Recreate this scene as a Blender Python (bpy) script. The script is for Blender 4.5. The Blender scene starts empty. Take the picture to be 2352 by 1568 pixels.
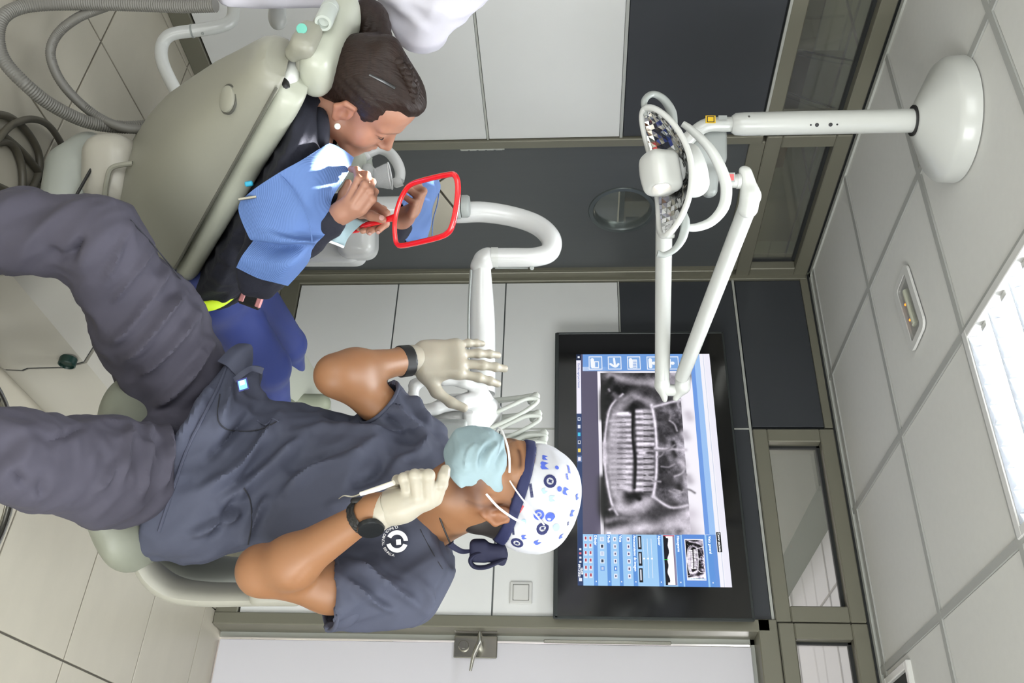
import bpy, math, random
import numpy as np
from mathutils import Vector, Matrix
random.seed(4); rng = np.random.default_rng(4)
SC = bpy.context.scene; COL = SC.collection
# ------------------------------------------------------------------ camera, world, exposure
FPX = 2161.65; YAW, PIT, ROLL = math.radians(33.107), math.radians(-3.770), math.radians(-0.305)
CAM = np.array([2.6363, -3.4982, 1.3679])
FW = np.array([-math.sin(YAW)*math.cos(PIT), math.cos(YAW)*math.cos(PIT), math.sin(PIT)])
_r = np.array([math.cos(YAW), math.sin(YAW), 0.0]); _u = np.cross(_r, FW)
RT = math.cos(ROLL)*_r + math.sin(ROLL)*_u      # world direction that is "right" in the upright picture
UP = -math.sin(ROLL)*_r + math.cos(ROLL)*_u     # "up" in the upright picture (the photograph lies on its side)
cd = bpy.data.cameras.new('camera'); cam = bpy.data.objects.new('camera', cd); COL.objects.link(cam)
cd.sensor_width = 36.0; cd.lens = FPX/2352*36; cd.clip_start = 0.05
_m = Matrix(((UP[0], -RT[0], -FW[0], CAM[0]), (UP[1], -RT[1], -FW[1], CAM[1]), (UP[2], -RT[2], -FW[2], CAM[2]), (0, 0, 0, 1)))
cam.matrix_world = _m; SC.camera = cam
wd = bpy.data.worlds.new('world'); SC.world = wd; wd.use_nodes = True
wd.node_tree.nodes['Background'].inputs[0].default_value = (0.85, 0.93, 1.0, 1); wd.node_tree.nodes['Background'].inputs[1].default_value = 0.6
SC.view_settings.view_transform = 'Standard'; SC.view_settings.look = 'None'
SC.view_settings.gamma = 1.0; SC.view_settings.use_curve_mapping = False; SC.view_settings.exposure = 0.0
try:
    SC.cycles.max_bounces = 6; SC.cycles.diffuse_bounces = 4; SC.cycles.glossy_bounces = 4; SC.cycles.transmission_bounces = 6
    SC.cycles.transparent_max_bounces = 8; SC.cycles.use_denoising = True; SC.cycles.sample_clamp_indirect = 4.0
    SC.cycles.caustics_reflective = False; SC.cycles.caustics_refractive = False
except Exception: pass
def area(name, loc, size, power, rot=(0, 0, 0), color=(1, 1, 1), sy=None):
    l = bpy.data.lights.new(name, 'AREA'); l.energy = power; l.color = color; l.shape = 'RECTANGLE' if sy else 'SQUARE'; l.size = size
    if sy: l.size_y = sy
    o = bpy.data.objects.new(name, l); COL.objects.link(o); o.location = loc; o.rotation_euler = rot; return o
ROOM_LIGHTS = [(1.4625, -1.5626, 54), (2.6625, -1.5626, 44), (1.4625, -3.9626, 66), (2.6625, -3.9626, 62), (3.8625, -2.7626, 64)]
for _x, _y, _p in ROOM_LIGHTS: area('ceiling_luminaire_light', (_x, _y, 2.51), 0.54, _p, color=(0.93, 0.97, 1.0))
area('daylight_window', (4.93, -3.2, 1.35), 2.8, 125, rot=(0, math.radians(90), 0), color=(0.95, 0.98, 1.0), sy=1.7)
area('daylight_window', (2.6, -5.9, 1.5), 2.6, 62, rot=(math.radians(90), 0, 0), color=(0.95, 0.98, 1.0), sy=1.6)

# ------------------------------------------------------------------ pixel helper (photograph pixel + distance -> world point)
def P(px, py, D): return CAM + D*(FW + RT*((py-784.)/FPX) + UP*((px-1176.)/FPX))
def W(r, D): return r*D/FPX                        # width in pixels at distance -> metres
def proj(V):
    d = V - CAM; w = d @ FW
    return np.stack([1176 + FPX*(d @ UP)/w, 784 + FPX*(d @ RT)/w, w], -1)
def onplane(px, py, n, c):
    d = P(px, py, 1.0) - CAM; t = (c - CAM @ n)/(d @ n); return CAM + t*d
def nrm(v): v = np.asarray(v, float); return v/np.linalg.norm(v)
def V3(*a): return np.array(a, float)
# ------------------------------------------------------------------ materials
MATS = {}
def lin(c): c = c/255.; return c/12.92 if c <= .04045 else ((c+.055)/1.055)**2.4
def mat(name, rgb, rough=.5, metal=0., gain=1.25, spec=.5, coat=0., emit=None, estr=0., alpha=1., trans=0., noise=None, bump=None, wave=None, sub=0.):
    if name in MATS: return MATS[name]
    m = bpy.data.materials.new(name); m.use_nodes = True; nt = m.node_tree; b = nt.nodes['Principled BSDF']
    c = [min(.9, lin(x)*gain) for x in rgb]
    b.inputs['Base Color'].default_value = (*c, 1); b.inputs['Roughness'].default_value = rough; b.inputs['Metallic'].default_value = metal
    b.inputs['Specular IOR Level'].default_value = spec; b.inputs['Coat Weight'].default_value = coat; b.inputs['Coat Roughness'].default_value = .08
    if emit: b.inputs['Emission Color'].default_value = (*[lin(x) for x in emit], 1); b.inputs['Emission Strength'].default_value = estr
    b.inputs['Alpha'].default_value = alpha; b.inputs['Transmission Weight'].default_value = trans
    if sub: b.inputs['Subsurface Weight'].default_value = sub; b.inputs['Subsurface Radius'].default_value = (.012, .005, .003); b.inputs['Subsurface Scale'].default_value = 1.0
    tc = nt.nodes.new('ShaderNodeTexCoord')
    if noise:   # (scale, amount, stretch)
        n = nt.nodes.new('ShaderNodeTexNoise'); n.inputs['Scale'].default_value = noise[0]; n.inputs['Detail'].default_value = 5
        mp = nt.nodes.new('ShaderNodeMapping'); mp.inputs['Scale'].default_value = noise[2] if len(noise) > 2 else (1, 1, 1)
        nt.links.new(tc.outputs['Object'], mp.inputs[0]); nt.links.new(mp.outputs[0], n.inputs['Vector'])
        mx = nt.nodes.new('ShaderNodeMix'); mx.data_type = 'RGBA'
        mx.inputs[6].default_value = (*[x*(1-noise[1]) for x in c], 1); mx.inputs[7].default_value = (*[min(1, x*(1+noise[1])) for x in c], 1)
        nt.links.new(n.outputs['Fac'], mx.inputs[0]); nt.links.new(mx.outputs[2], b.inputs['Base Color'])
    hs = None
    if bump:    # (scale, strength, distance, stretch)
        n = nt.nodes.new('ShaderNodeTexNoise'); n.inputs['Scale'].default_value = bump[0]; n.inputs['Detail'].default_value = 4
        mp = nt.nodes.new('ShaderNodeMapping'); mp.inputs['Scale'].default_value = bump[3] if len(bump) > 3 else (1, 1, 1)
        nt.links.new(tc.outputs['Object'], mp.inputs[0]); nt.links.new(mp.outputs[0], n.inputs['Vector'])
        bp = nt.nodes.new('ShaderNodeBump'); bp.inputs['Strength'].default_value = bump[1]; bp.inputs['Distance'].default_value = bump[2]
        nt.links.new(n.outputs['Fac'], bp.inputs['Height']); nt.links.new(bp.outputs[0], b.inputs['Normal']); hs = bp
    if wave:    # (scale, strength, distance, rotation)
        w = nt.nodes.new('ShaderNodeTexWave'); w.inputs['Scale'].default_value = wave[0]; w.inputs['Distortion'].default_value = .3
        mp = nt.nodes.new('ShaderNodeMapping'); mp.inputs['Rotation'].default_value = wave[3]
        nt.links.new(tc.outputs['Object'], mp.inputs[0]); nt.links.new(mp.outputs[0], w.inputs['Vector'])
        bp = nt.nodes.new('ShaderNodeBump'); bp.inputs['Strength'].default_value = wave[1]; bp.inputs['Distance'].default_value = wave[2]
        nt.links.new(w.outputs['Fac'], bp.inputs['Height'])
        if hs: nt.links.new(hs.outputs[0], bp.inputs['Normal'])
        nt.links.new(bp.outputs[0], b.inputs['Normal'])
    MATS[name] = m; return m
# ------------------------------------------------------------------ scene graph helpers
def thing(name, label, cat, loc, group=None, kind=None):
    o = bpy.data.objects.new(name, None); COL.objects.link(o); o.location = loc; o.empty_display_size = .05
    tag(o, label, cat, group, kind); return o
def tag(o, label=None, cat=None, group=None, kind=None):
    if label: o['label'] = label
    if cat: o['category'] = cat
    if group: o['group'] = group
    if kind: o['kind'] = kind
    return o
ORG = {}
def origin(o):
    v = np.zeros(3)
    while o is not None: v = v + np.array(o.location[:]); o = o.parent
    return v
def part(name, geo, m, parent=None, label=None, smooth=True, kind=None, loc=None):
    """geo = (verts, faces) in world coordinates; links ONE mesh object"""
    vs, fs = geo[0], geo[1]
    V = np.asarray(vs, float).reshape(-1, 3)
    po = origin(parent) if parent is not None else np.zeros(3)
    c = np.zeros(3) if parent is not None else (V.mean(0) if loc is None else np.array(loc))
    V = V - po - c
    me = bpy.data.meshes.new(name); me.from_pydata(V.tolist(), [], [list(map(int, f)) for f in fs] if not isinstance(fs, list) else fs)
    if isinstance(m, (list, tuple)):
        for x in m: me.materials.append(x)
    else: me.materials.append(m)
    if smooth: me.polygons.foreach_set('use_smooth', [True]*len(me.polygons))
    if len(geo) > 2 and geo[2] is not None: me.polygons.foreach_set('material_index', geo[2])
    me.update()
    o = bpy.data.objects.new(name, me); COL.objects.link(o); o.location = c
    if parent is not None: o.parent = parent
    if smooth and len(me.polygons) < 60000:
        try:
            me.set_sharp_from_angle(angle=math.radians(42))
        except Exception: pass
    if label: o['label'] = label
    if kind: o['kind'] = kind
    return o
def copy_tree(o, off=(0, 0, 0), rot=None, parent=None):
    c = o.copy(); COL.objects.link(c)
    if parent is not None: c.parent = parent
    else:
        c.location = o.location + Vector(off)
        if rot: c.rotation_euler = rot
    for ch in list(o.children): copy_tree(ch, parent=c)
    return c
# ------------------------------------------------------------------ geometry builders: all return (V, F)
def merge(*gs):
    V, F, n = [], [], 0; MI = []; has = False
    for g in gs:
        V.append(np.asarray(g[0], float).reshape(-1, 3)); F += [[i+n for i in f] for f in g[1]]; n += len(g[0])
        if len(g) > 2 and g[2] is not None: MI += list(g[2]); has = True
        else: MI += [0]*len(g[1])
    return np.concatenate(V), F, (MI if has else None)
def setmi(g, i): return (g[0], g[1], [i]*len(g[1]))
def frame(z, x=None):
    z = nrm(z); x = V3(1, 0, 0) if x is None else np.asarray(x, float)
    if abs(nrm(x) @ z) > .97: x = V3(0, 1, 0)
    x = nrm(x - z*(x @ z)); return x, np.cross(z, x), z
def box(lo, hi, bev=0., M=None, c=None):
    lo, hi = np.array(lo, float), np.array(hi, float); h = (hi-lo)/2; ce = (hi+lo)/2; b = min(bev, h.min()*.95)
    if b <= 0:
        V = np.array([[sx*h[0], sy*h[1], sz*h[2]] for sx in (-1, 1) for sy in (-1, 1) for sz in (-1, 1)])
        F = [[0, 1, 3, 2], [4, 6, 7, 5], [0, 4, 5, 1], [2, 3, 7, 6], [0, 2, 6, 4], [1, 5, 7, 3]]
    else:
        V = []; idx = {}
        for sx in (-1, 1):
            for sy in (-1, 1):
                for sz in (-1, 1):
                    for ax in range(3):
                        p = [sx*(h[0]-b), sy*(h[1]-b), sz*(h[2]-b)]; p[ax] = (sx, sy, sz)[ax]*h[ax]; idx[(sx, sy, sz, ax)] = len(V); V.append(p)
        V = np.array(V); F = []
        for ax in range(3):
            o = [a for a in range(3) if a != ax]
            for s in (-1, 1):
                q = []
                for (a, bb) in ((-1, -1), (1, -1), (1, 1), (-1, 1)):
                    t = [0, 0, 0]; t[ax] = s; t[o[0]] = a; t[o[1]] = bb; q.append(idx[(*t, ax)])
                F.append(q)
            for a in (-1, 1):
                for bb in (-1, 1):
                    t0 = [0, 0, 0]; t0[o[0]] = a; t0[o[1]] = bb; t1 = list(t0); t0[ax] = -1; t1[ax] = 1
                    F.append([idx[(*t0, o[0])], idx[(*t1, o[0])], idx[(*t1, o[1])], idx[(*t0, o[1])]])
        for sx in (-1, 1):
            for sy in (-1, 1):
                for sz in (-1, 1): F.append([idx[(sx, sy, sz, k)] for k in range(3)])
        F = fixn(V, F)
        if M is not None: V = V @ np.asarray(M).T
        return V+ce, F
    F = fixn(V, F)
    if M is not None: V = V @ np.asarray(M).T
    return V+ce, F
def fixn(V, F):
    out = []
    for f in F:
        a, b, c = V[f[0]], V[f[1]], V[f[2]]; n = np.cross(b-a, c-a)
        out.append(list(f) if n @ V[f].mean(0) > 0 else list(f)[::-1])
    return out
def obox(c, ax, h, bev=.003):
    """box with centre c, axes rows ax, half sizes h"""
    g = box(-np.array(h, float), np.array(h, float), bev); return g[0] @ np.array(ax) + np.array(c), g[1]
def circ(n): t = np.arange(n)*2*np.pi/n; return np.cos(t), np.sin(t)
def loft(rings, cap=True, closed=False):
    n = len(rings[0]); V = np.concatenate([np.asarray(r, float) for r in rings]); F = []
    k = len(rings)
    for i in range(k if closed else k-1):
        a, b = i*n, ((i+1) % k)*n
        for j in range(n): F.append([a+j, a+(j+1) % n, b+(j+1) % n, b+j])
    if cap and not closed: F.append(list(range(n))[::-1]); F.append([(k-1)*n+j for j in range(n)])
    return V, F
def lathe(c, axis, prof, n=32, x=None, cap=True):
    X, Y, Z = frame(axis, x); cs, sn = circ(n); c = np.array(c, float)
    return loft([c + Z*h + np.outer(cs*r, X) + np.outer(sn*r, Y) for r, h in prof], cap)
def cyl(a, b, r, n=24, bev=0.): 
    a, b = np.array(a, float), np.array(b, float); L = np.linalg.norm(b-a)
    p = [(r, 0), (r, L)] if bev <= 0 else [(r-bev, 0), (r, bev), (r, L-bev), (r-bev, L)]
    return lathe(a, b-a, p, n)
def spline(pts, n=8, closed=False):
    P_ = [np.asarray(p, float) for p in pts]; k = len(P_); out = []
    for i in range(k if closed else k-1):
        g = (lambda j: P_[j % k]) if closed else (lambda j: P_[min(max(j, 0), k-1)])
        a, b, c, d = g(i-1), g(i), g(i+1), g(i+2)
        for t in np.arange(n)/n:
            out.append(.5*((2*b)+(-a+c)*t+(2*a-5*b+4*c-d)*t*t+(-a+3*b-3*c+d)*t**3))
    if not closed: out.append(P_[-1])
    return np.array(out)
def tube(pts, r, n=12, seg=8, closed=False, rib=None, flat=None, cap=True):
    """smooth tube; r scalar or per control point; rib=(pitch m, depth); flat=(axis, factor) elliptical"""
    R = [r]*len(pts) if np.isscalar(r) else list(r)
    Q = spline([np.append(np.asarray(p, float), q) for p, q in zip(pts, R)], seg, closed)
    C, RR = Q[:, :3], Q[:, 3]
    if rib:
        L = np.concatenate([[0], np.cumsum(np.linalg.norm(np.diff(C, axis=0), axis=1))]); m = int(L[-1]/rib[0])*2
        s = np.linspace(0, L[-1], m); C = np.stack([np.interp(s, L, C[:, i]) for i in range(3)], 1); RR = np.interp(s, L, RR) - rib[1]*(np.arange(m) % 2)
    T = np.gradient(C, axis=0) if not closed else np.roll(C, -1, 0)-np.roll(C, 1, 0)
    T /= np.linalg.norm(T, axis=1)[:, None]+1e-12
    x = frame(T[0])[0]; rings = []; cs, sn = circ(n)
    for i in range(len(C)):
        x = x - T[i]*(x @ T[i]); x = x/np.linalg.norm(x)
        if flat is not None:
            x = nrm(np.asarray(flat[0]) - T[i]*(np.asarray(flat[0]) @ T[i])); y = np.cross(T[i], x)
            rings.append(C[i] + np.outer(cs*RR[i]*flat[1], x) + np.outer(sn*RR[i], y))
        else:
            y = np.cross(T[i], x); rings.append(C[i] + np.outer(cs*RR[i], x) + np.outer(sn*RR[i], y))
    return loft(rings, cap, closed)
def prism(poly, n, t, bev=0.):
    """polygon (world points, planar, CCW seen from +n) extruded by t along -n with small bevel"""
    Pn = np.array(poly, float); n = nrm(n); c = Pn.mean(0)
    def inset(d): 
        out = []; k = len(Pn)
        for i in range(k):
            e1 = nrm(Pn[i]-Pn[i-1]); e2 = nrm(Pn[(i+1) % k]-Pn[i]); n1 = np.cross(n, e1); n2 = np.cross(n, e2)
            b = nrm(n1+n2); out.append(Pn[i]+b*d/max(.3, b @ n1))
        return np.array(out)
    rings = [Pn - n*t, Pn - n*bev, inset(bev)] if bev > 0 else [Pn-n*t, Pn]
    return loft(rings)
def torus(c, axis, R, r, n=40, m=10, sx=1.):
    X, Y, Z = frame(axis); t = np.arange(n)*2*np.pi/n
    return tube([np.array(c)+X*math.cos(a)*R*sx+Y*math.sin(a)*R for a in t], r, m, 1, True)
def sheet(grid, th=.002, sub=6):
    """smooth sheet through a grid (rows x cols) of world points, with thickness"""
    G = [spline(row, sub) for row in grid]; G = np.array(G)
    G = np.array([spline(list(G[:, j]), sub) for j in range(G.shape[1])])  # cols x rows
    a, b = G.shape[:2]; N = np.cross(np.gradient(G, axis=0), np.gradient(G, axis=1)); N /= np.linalg.norm(N, axis=2)[..., None]+1e-9
    A = (G+N*th/2).reshape(-1, 3); B = (G-N*th/2).reshape(-1, 3); F = []; o = a*b
    for i in range(a-1):
        for j in range(b-1):
            q = [i*b+j, (i+1)*b+j, (i+1)*b+j+1, i*b+j+1]; F.append(q); F.append([x+o for x in q[::-1]])
    E = [(i*b, (i+1)*b) for i in range(a-1)]+[((i+1)*b+b-1, i*b+b-1) for i in range(a-1)]+[(j+1, j) for j in range(b-1)]+[((a-1)*b+j, (a-1)*b+j+1) for j in range(b-1)]
    for p, q in E: F.append([q, p, p+o, q+o])
    return np.concatenate([A, B]), F
# ------------------------------------------------------------------ signed distance bodies, meshed by surface nets
def cap_(a, b, ra, rb=None, flat=None): return ('c', np.array(a, float), np.array(b, float), ra, ra if rb is None else rb, flat)
def ell(c, r, M=None): return ('e', np.array(c, float), np.array(r, float), np.eye(3) if M is None else np.array(M, float))
def rbox(c, h, M=None, r=.01): return ('b', np.array(c, float), np.array(h, float), np.eye(3) if M is None else np.array(M, float), r)
def wedge(*pl): return ('w', [(np.array(p, float), nrm(n)) for p, n in pl])
def half(p, n): return ('h', np.array(p, float), nrm(n))
def _bb(p):
    if p[0] == 'c': m = max(p[3], p[4]); return np.minimum(p[1], p[2])-m, np.maximum(p[1], p[2])+m
    if p[0] == 'e': m = np.sqrt(((p[3]*p[2][:, None])**2).sum(0)); return p[1]-m, p[1]+m
    if p[0] == 'b': m = np.abs(p[3]*p[2][:, None]).sum(0)+1e-3; return p[1]-m, p[1]+m
    return None
def _ev(p, X):
    if p[0] == 'c':
        _, a, b, ra, rb, flat = p; X_ = X; 
        if flat is not None:
            ax, f = nrm(flat[0]), flat[1]; X_ = X + ((X-a) @ ax)[..., None]*ax*(1/f-1); b = b + ax*((b-a) @ ax)*(1/f-1)
        ab = b-a; L = max(ab @ ab, 1e-12); t = np.clip(((X_-a) @ ab)/L, 0, 1)
        return np.sqrt((((X_-a)-t[..., None]*ab)**2).sum(-1)) - (ra+(rb-ra)*t)
    if p[0] == 'e':
        q = (X-p[1]) @ p[3].T; k0 = np.sqrt(((q/p[2])**2).sum(-1)); k1 = np.sqrt(((q/p[2]**2)**2).sum(-1))+1e-9
        return k0*(k0-1)/k1
    if p[0] == 'b':
        q = np.abs((X-p[1]) @ p[3].T)-(p[2]-p[4]); return np.sqrt((np.maximum(q, 0)**2).sum(-1))+np.minimum(q.max(-1), 0)-p[4]
    if p[0] == 'h': return (X-p[1]) @ p[2]
    if p[0] == 'w': return np.max([(X-a) @ b for a, b in p[1]], axis=0)
def sdf(prims, res=.006, k=.02, sub=(), inter=(), ksub=.006, groups=None, disp=None):
    """smooth union of prims (later minus sub, cut by half spaces) -> quad mesh. groups: list of (prims, kin, kout) blended on"""
    allp = list(prims) + [q for g in (groups or []) for q in g[0]]
    bbs = [_bb(p) for p in allp]; lo = np.min([b[0] for b in bbs], 0)-3*res; hi = np.max([b[1] for b in bbs], 0)+3*res
    n = np.ceil((hi-lo)/res).astype(int)+1
    ax = [lo[i]+res*np.arange(n[i]) for i in range(3)]
    def add(D, p, kk, op='u'):
        if p[0] in 'hw': i0, i1 = np.zeros(3, int), n
        else:
            b = _bb(p); mg = kk+4*res; i0 = np.clip(((b[0]-mg-lo)/res).astype(int), 0, n); i1 = np.clip(((b[1]+mg-lo)/res).astype(int)+2, 0, n)
        if (i1 <= i0).any(): return
        s = tuple(slice(i0[j], i1[j]) for j in range(3))
        X = np.stack(np.meshgrid(ax[0][s[0]], ax[1][s[1]], ax[2][s[2]], indexing='ij'), -1)
        e = _ev(p, X).astype(np.float32); d = D[s]
        if op == 'u': h = np.maximum(kk-np.abs(d-e), 0)/kk; D[s] = np.minimum(d, e)-h*h*kk*.25
        else:
            e = -e if op == 's' else e; h = np.maximum(kk-np.abs(d-e), 0)/kk; D[s] = np.maximum(d, e)+h*h*kk*.25
    D = np.full(n, 1., np.float32)
    for p in prims: add(D, p, p_k(p, k))
    for g in (groups or []):
        E = np.full(n, 1., np.float32)
        for p in g[0]: add(E, p, g[1])
        h = np.maximum(g[2]-np.abs(D-E), 0)/g[2]; D = np.minimum(D, E)-h*h*g[2]*.25
    for p in sub: add(D, p, ksub, 's')
    for p in inter: add(D, p, ksub, 'i')
    D[0] = D[-1] = 1; D[:, 0] = D[:, -1] = 1; D[:, :, 0] = D[:, :, -1] = 1
    # surface nets
    S = D < 0; a, b, c = n-1
    acc = np.zeros((a, b, c, 3), np.float32); cnt = np.zeros((a, b, c), np.float32)
    def cr(sl0, sl1, axis):   # crossing info along axis for edges
        d0, d1 = D[sl0], D[sl1]; m = (d0 < 0) != (d1 < 0); t = np.where(m, d0/(d0-d1+1e-20), 0); return m, t
    sA = [slice(None), slice(None), slice(None)]
    for axis in range(3):
        s0 = list(sA); s1 = list(sA); s0[axis] = slice(0, -1); s1[axis] = slice(1, None); m, t = cr(tuple(s0), tuple(s1), axis)
        o = [x for x in range(3) if x != axis]
        for u in (0, 1):
            for v in (0, 1):
                sl = list(sA); sl[o[0]] = slice(u, n[o[0]]-1+u); sl[o[1]] = slice(v, n[o[1]]-1+v)
                mm = m[tuple(sl)]; tt = t[tuple(sl)]; off = np.zeros(3, np.float32); off[o[0]] = u; off[o[1]] = v
                acc += mm[..., None]*off; acc[..., axis] += tt*mm; cnt += mm
    act = cnt > 0; idx = np.full((a, b, c), -1, int); idx[act] = np.arange(act.sum())
    ijk = np.argwhere(act); Vt = lo+res*(ijk+acc[act]/cnt[act][:, None]); F = []
    for axis in range(3):
        o = [x for x in range(3) if x != axis]
        s0 = list(sA); s1 = list(sA); s0[axis] = slice(0, -1); s1[axis] = slice(1, None)
        m = S[tuple(s0)] != S[tuple(s1)]; E = np.argwhere(m); E = E[(E[:, o[0]] > 0) & (E[:, o[1]] > 0) & (E[:, o[0]] < n[o[0]]-1) & (E[:, o[1]] < n[o[1]]-1)]
        q = []
        for (u, v) in ((0, 0), (-1, 0), (-1, -1), (0, -1)):
            e = E.copy(); e[:, o[0]] += u; e[:, o[1]] += v; q.append(idx[e[:, 0], e[:, 1], e[:, 2]])
        q = np.stack(q, 1); ins = S[E[:, 0], E[:, 1], E[:, 2]]
        if axis == 1: ins = ~ins
        q[ins] = q[ins]; q[~ins] = q[~ins][:, ::-1]; F.append(q)
    F = np.concatenate(F)
    for _ in range(2):   # light smoothing
        sm = np.zeros_like(Vt); ct = np.zeros(len(Vt))
        for i in range(4):
            np.add.at(sm, F[:, i], Vt[F[:, (i+1) % 4]]); np.add.at(ct, F[:, i], 1)
        Vt = .45*Vt+.55*sm/np.maximum(ct, 1)[:, None]
    if disp is not None:
        Vt = disp(Vt, vnorm(Vt, F))
        for _ in range(2):
            sm = np.zeros_like(Vt); ct = np.zeros(len(Vt))
            for i in range(4):
                np.add.at(sm, F[:, i], Vt[F[:, (i+1) % 4]]); np.add.at(ct, F[:, i], 1)
            Vt = .5*Vt+.5*sm/np.maximum(ct, 1)[:, None]
    return Vt, F.tolist()
def p_k(p, k): return k
def vnorm(Vt, F):
    F = np.asarray(F); fn = np.cross(Vt[F[:, 2]]-Vt[F[:, 0]], Vt[F[:, 3]]-Vt[F[:, 1]]); N = np.zeros_like(Vt)
    for i in range(4): np.add.at(N, F[:, i], fn)
    return N/(np.linalg.norm(N, axis=1)[:, None]+1e-12)
def folds(lines, amp=1.):
    """cloth folds: each (polyline of photo pixels, half width px, height m) raises the cloth along that line"""
    def f(V, N):
        pr = proj(V)[:, :2]; fac = np.clip(-((V-CAM)/np.linalg.norm(V-CAM, axis=1)[:, None]*N).sum(1)*2.5, 0, 1); out = np.zeros(len(V))
        for pts, w, h in lines:
            pts = np.array(pts, float)
            if len(pts) > 2: pts = spline(list(pts), 5)
            seg = np.linalg.norm(np.diff(pts, axis=0), axis=1); L = seg.sum(); s0 = 0
            best = np.full(len(V), 1e9); bt = np.zeros(len(V))
            for a, b, l in zip(pts[:-1], pts[1:], seg):
                ab = b-a; t = np.clip(((pr-a) @ ab)/(ab @ ab+1e-9), 0, 1); d = np.linalg.norm(pr-a-t[:, None]*ab, axis=1)
                m = d < best; best[m] = d[m]; bt[m] = (s0+t[m]*l)/L; s0 += l
            out += h*np.exp(-(best/w)**2)*np.clip(np.sin(np.pi*np.clip(bt, .04, .96))*1.6, 0, 1)
        return V+N*(out*fac*amp)[:, None]
    return f
def wrinkle(axis, pitch, h, seed=0, warp=.3):
    """soft procedural creases running across an axis"""
    r = np.random.default_rng(seed); ph = r.uniform(0, 6, 8); ax = nrm(axis)
    def f(V, N):
        s = V @ ax; o = V @ nrm(np.cross(ax, V3(.3, .5, .81))); q = V @ nrm(np.cross(ax, V3(.8, -.5, .2)))
        w = s/pitch*6.28 + 1.7*np.sin(o*23+ph[0])+1.3*np.sin(q*31+ph[1]); m = .5+.5*np.sin(s*17+ph[2]+3*np.sin(o*9+ph[3]))
        return V+N*(h*m*np.sin(w+ph[4])**3)[:, None]
    return f
def cloth(axis, wl, h, seed=0, stretch=3., mask=None):
    """irregular soft creases: ridged noise, long along 'axis' and short across it"""
    from mathutils import noise as mn
    A = frame(axis); M = np.array([A[0], A[1], A[2]/stretch])/wl
    def f(V, N):
        Q = V @ M.T + seed*7.3; n1 = np.array([mn.noise(Vector(q)) for q in Q]); n2 = np.array([mn.noise(Vector(q*2.1+5)) for q in Q])
        r = (1-np.abs(n1)*2.6)*.7+(1-np.abs(n2)*2.6)*.3-.45
        return V+N*(h*r)[:, None]
    return f
def chain(*fs):
    def f(V, N):
        for g in fs: V = g(V, N)
        return V
    return f
def hull_text(s, size, c, ax, ay, m, name, parent, align='CENTER', th=0.0006, arc=None, bold=False):
    cu = bpy.data.curves.new(name, 'FONT'); cu.body = s; cu.size = size; cu.align_x = align; cu.align_y = 'CENTER'; cu.extrude = th/2; cu.resolution_u = 3
    if bold: cu.offset = size*.02
    o = bpy.data.objects.new(name, cu); COL.objects.link(o); X, Y = nrm(ax), nrm(ay); Z = np.cross(X, Y); c = np.array(c)
    dg = bpy.context.evaluated_depsgraph_get(); me = bpy.data.meshes.new_from_object(o.evaluated_get(dg)); bpy.data.objects.remove(o)
    V = np.array([v.co[:] for v in me.vertices]).reshape(-1, 3); F = [list(p.vertices) for p in me.polygons]; bpy.data.meshes.remove(me)
    return (c + V[:, :1]*X + V[:, 1:2]*Y + V[:, 2:]*Z, F)
# ------------------------------------------------------------------ room shell
H = 2.44; XR, YB = 5.0, -6.0
m_white = mat('white_laminate', (200, 201, 200), .35, gain=1.45, noise=(3, .03))
m_dark = mat('charcoal_laminate', (62, 65, 70), .45, gain=.85, noise=(4, .06))
m_door = mat('dark_grey_door', (80, 83, 84), .4, gain=1.05, noise=(60, .05, (1, 1, .05)))
m_alu = mat('bronze_aluminium', (126, 124, 110), .42, metal=.25, gain=1.0)
m_edge = mat('pale_aluminium_edge', (178, 180, 174), .35, metal=.3, gain=1.2)
m_gap = mat('dark_joint', (34, 36, 36), .8)
m_ceil = mat('ceiling_board', (184, 184, 181), .9, gain=1.45, noise=(40, .03))
m_bar = mat('ceiling_bar', (150, 151, 148), .6, gain=1.35)
m_tile = mat('beige_floor_tile', (190, 184, 168), .3, gain=.85, noise=(5, .09, (1, 2.2, 1)), bump=(60, .03, .002), spec=.4)
m_grout = mat('dark_grout', (84, 80, 72), .9)
m_glass = mat('clear_glass', (245, 250, 248), .02, trans=.92, gain=1.0, spec=.6, alpha=.35)
m_plain = mat('off_white_paint', (205, 205, 200), .8, gain=1.35)
def struct(name, geo, m, **k): return part(name, geo, m, kind='structure', smooth=False, **k)
# floor with its tiles (the grid lies a little askew to the walls, as in the photograph)
fl = struct('floor', box((-.1, YB-.1, -.12), (XR+.1, 1.6, -.006)), m_grout, loc=(0, 0, 0))
def fpt(i, j): # lines x = .37+.4i-.045y ; y = -.005-.43j-.065x
    X0 = .372+.4*i; Y0 = -.005-.43*j; y = (Y0-.065*X0)/(1-.065*.045); return np.array([X0-.045*y, y, 0.])
tile_me = None
for i in range(-2, 12):
    for j in range(-4, 14):
        c = [fpt(i, j), fpt(i+1, j), fpt(i+1, j+1), fpt(i, j+1)]; ce = sum(c)/4
        if not (-.3 < ce[0] < XR+.1 and YB-.1 < ce[1] < 1.5): continue
        if tile_me is None:
            q = [(p-ce)*(1-.006/.4)+V3(0, 0, .0) for p in c]
            o = part('tile', prism([q[0], q[3], q[2], q[1]], (0, 0, 1), .006, .0012), m_tile, fl, smooth=False); o.location = ce; tile_me = o
        else:
            t = tile_me.copy(); COL.objects.link(t); t.location = ce
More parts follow.
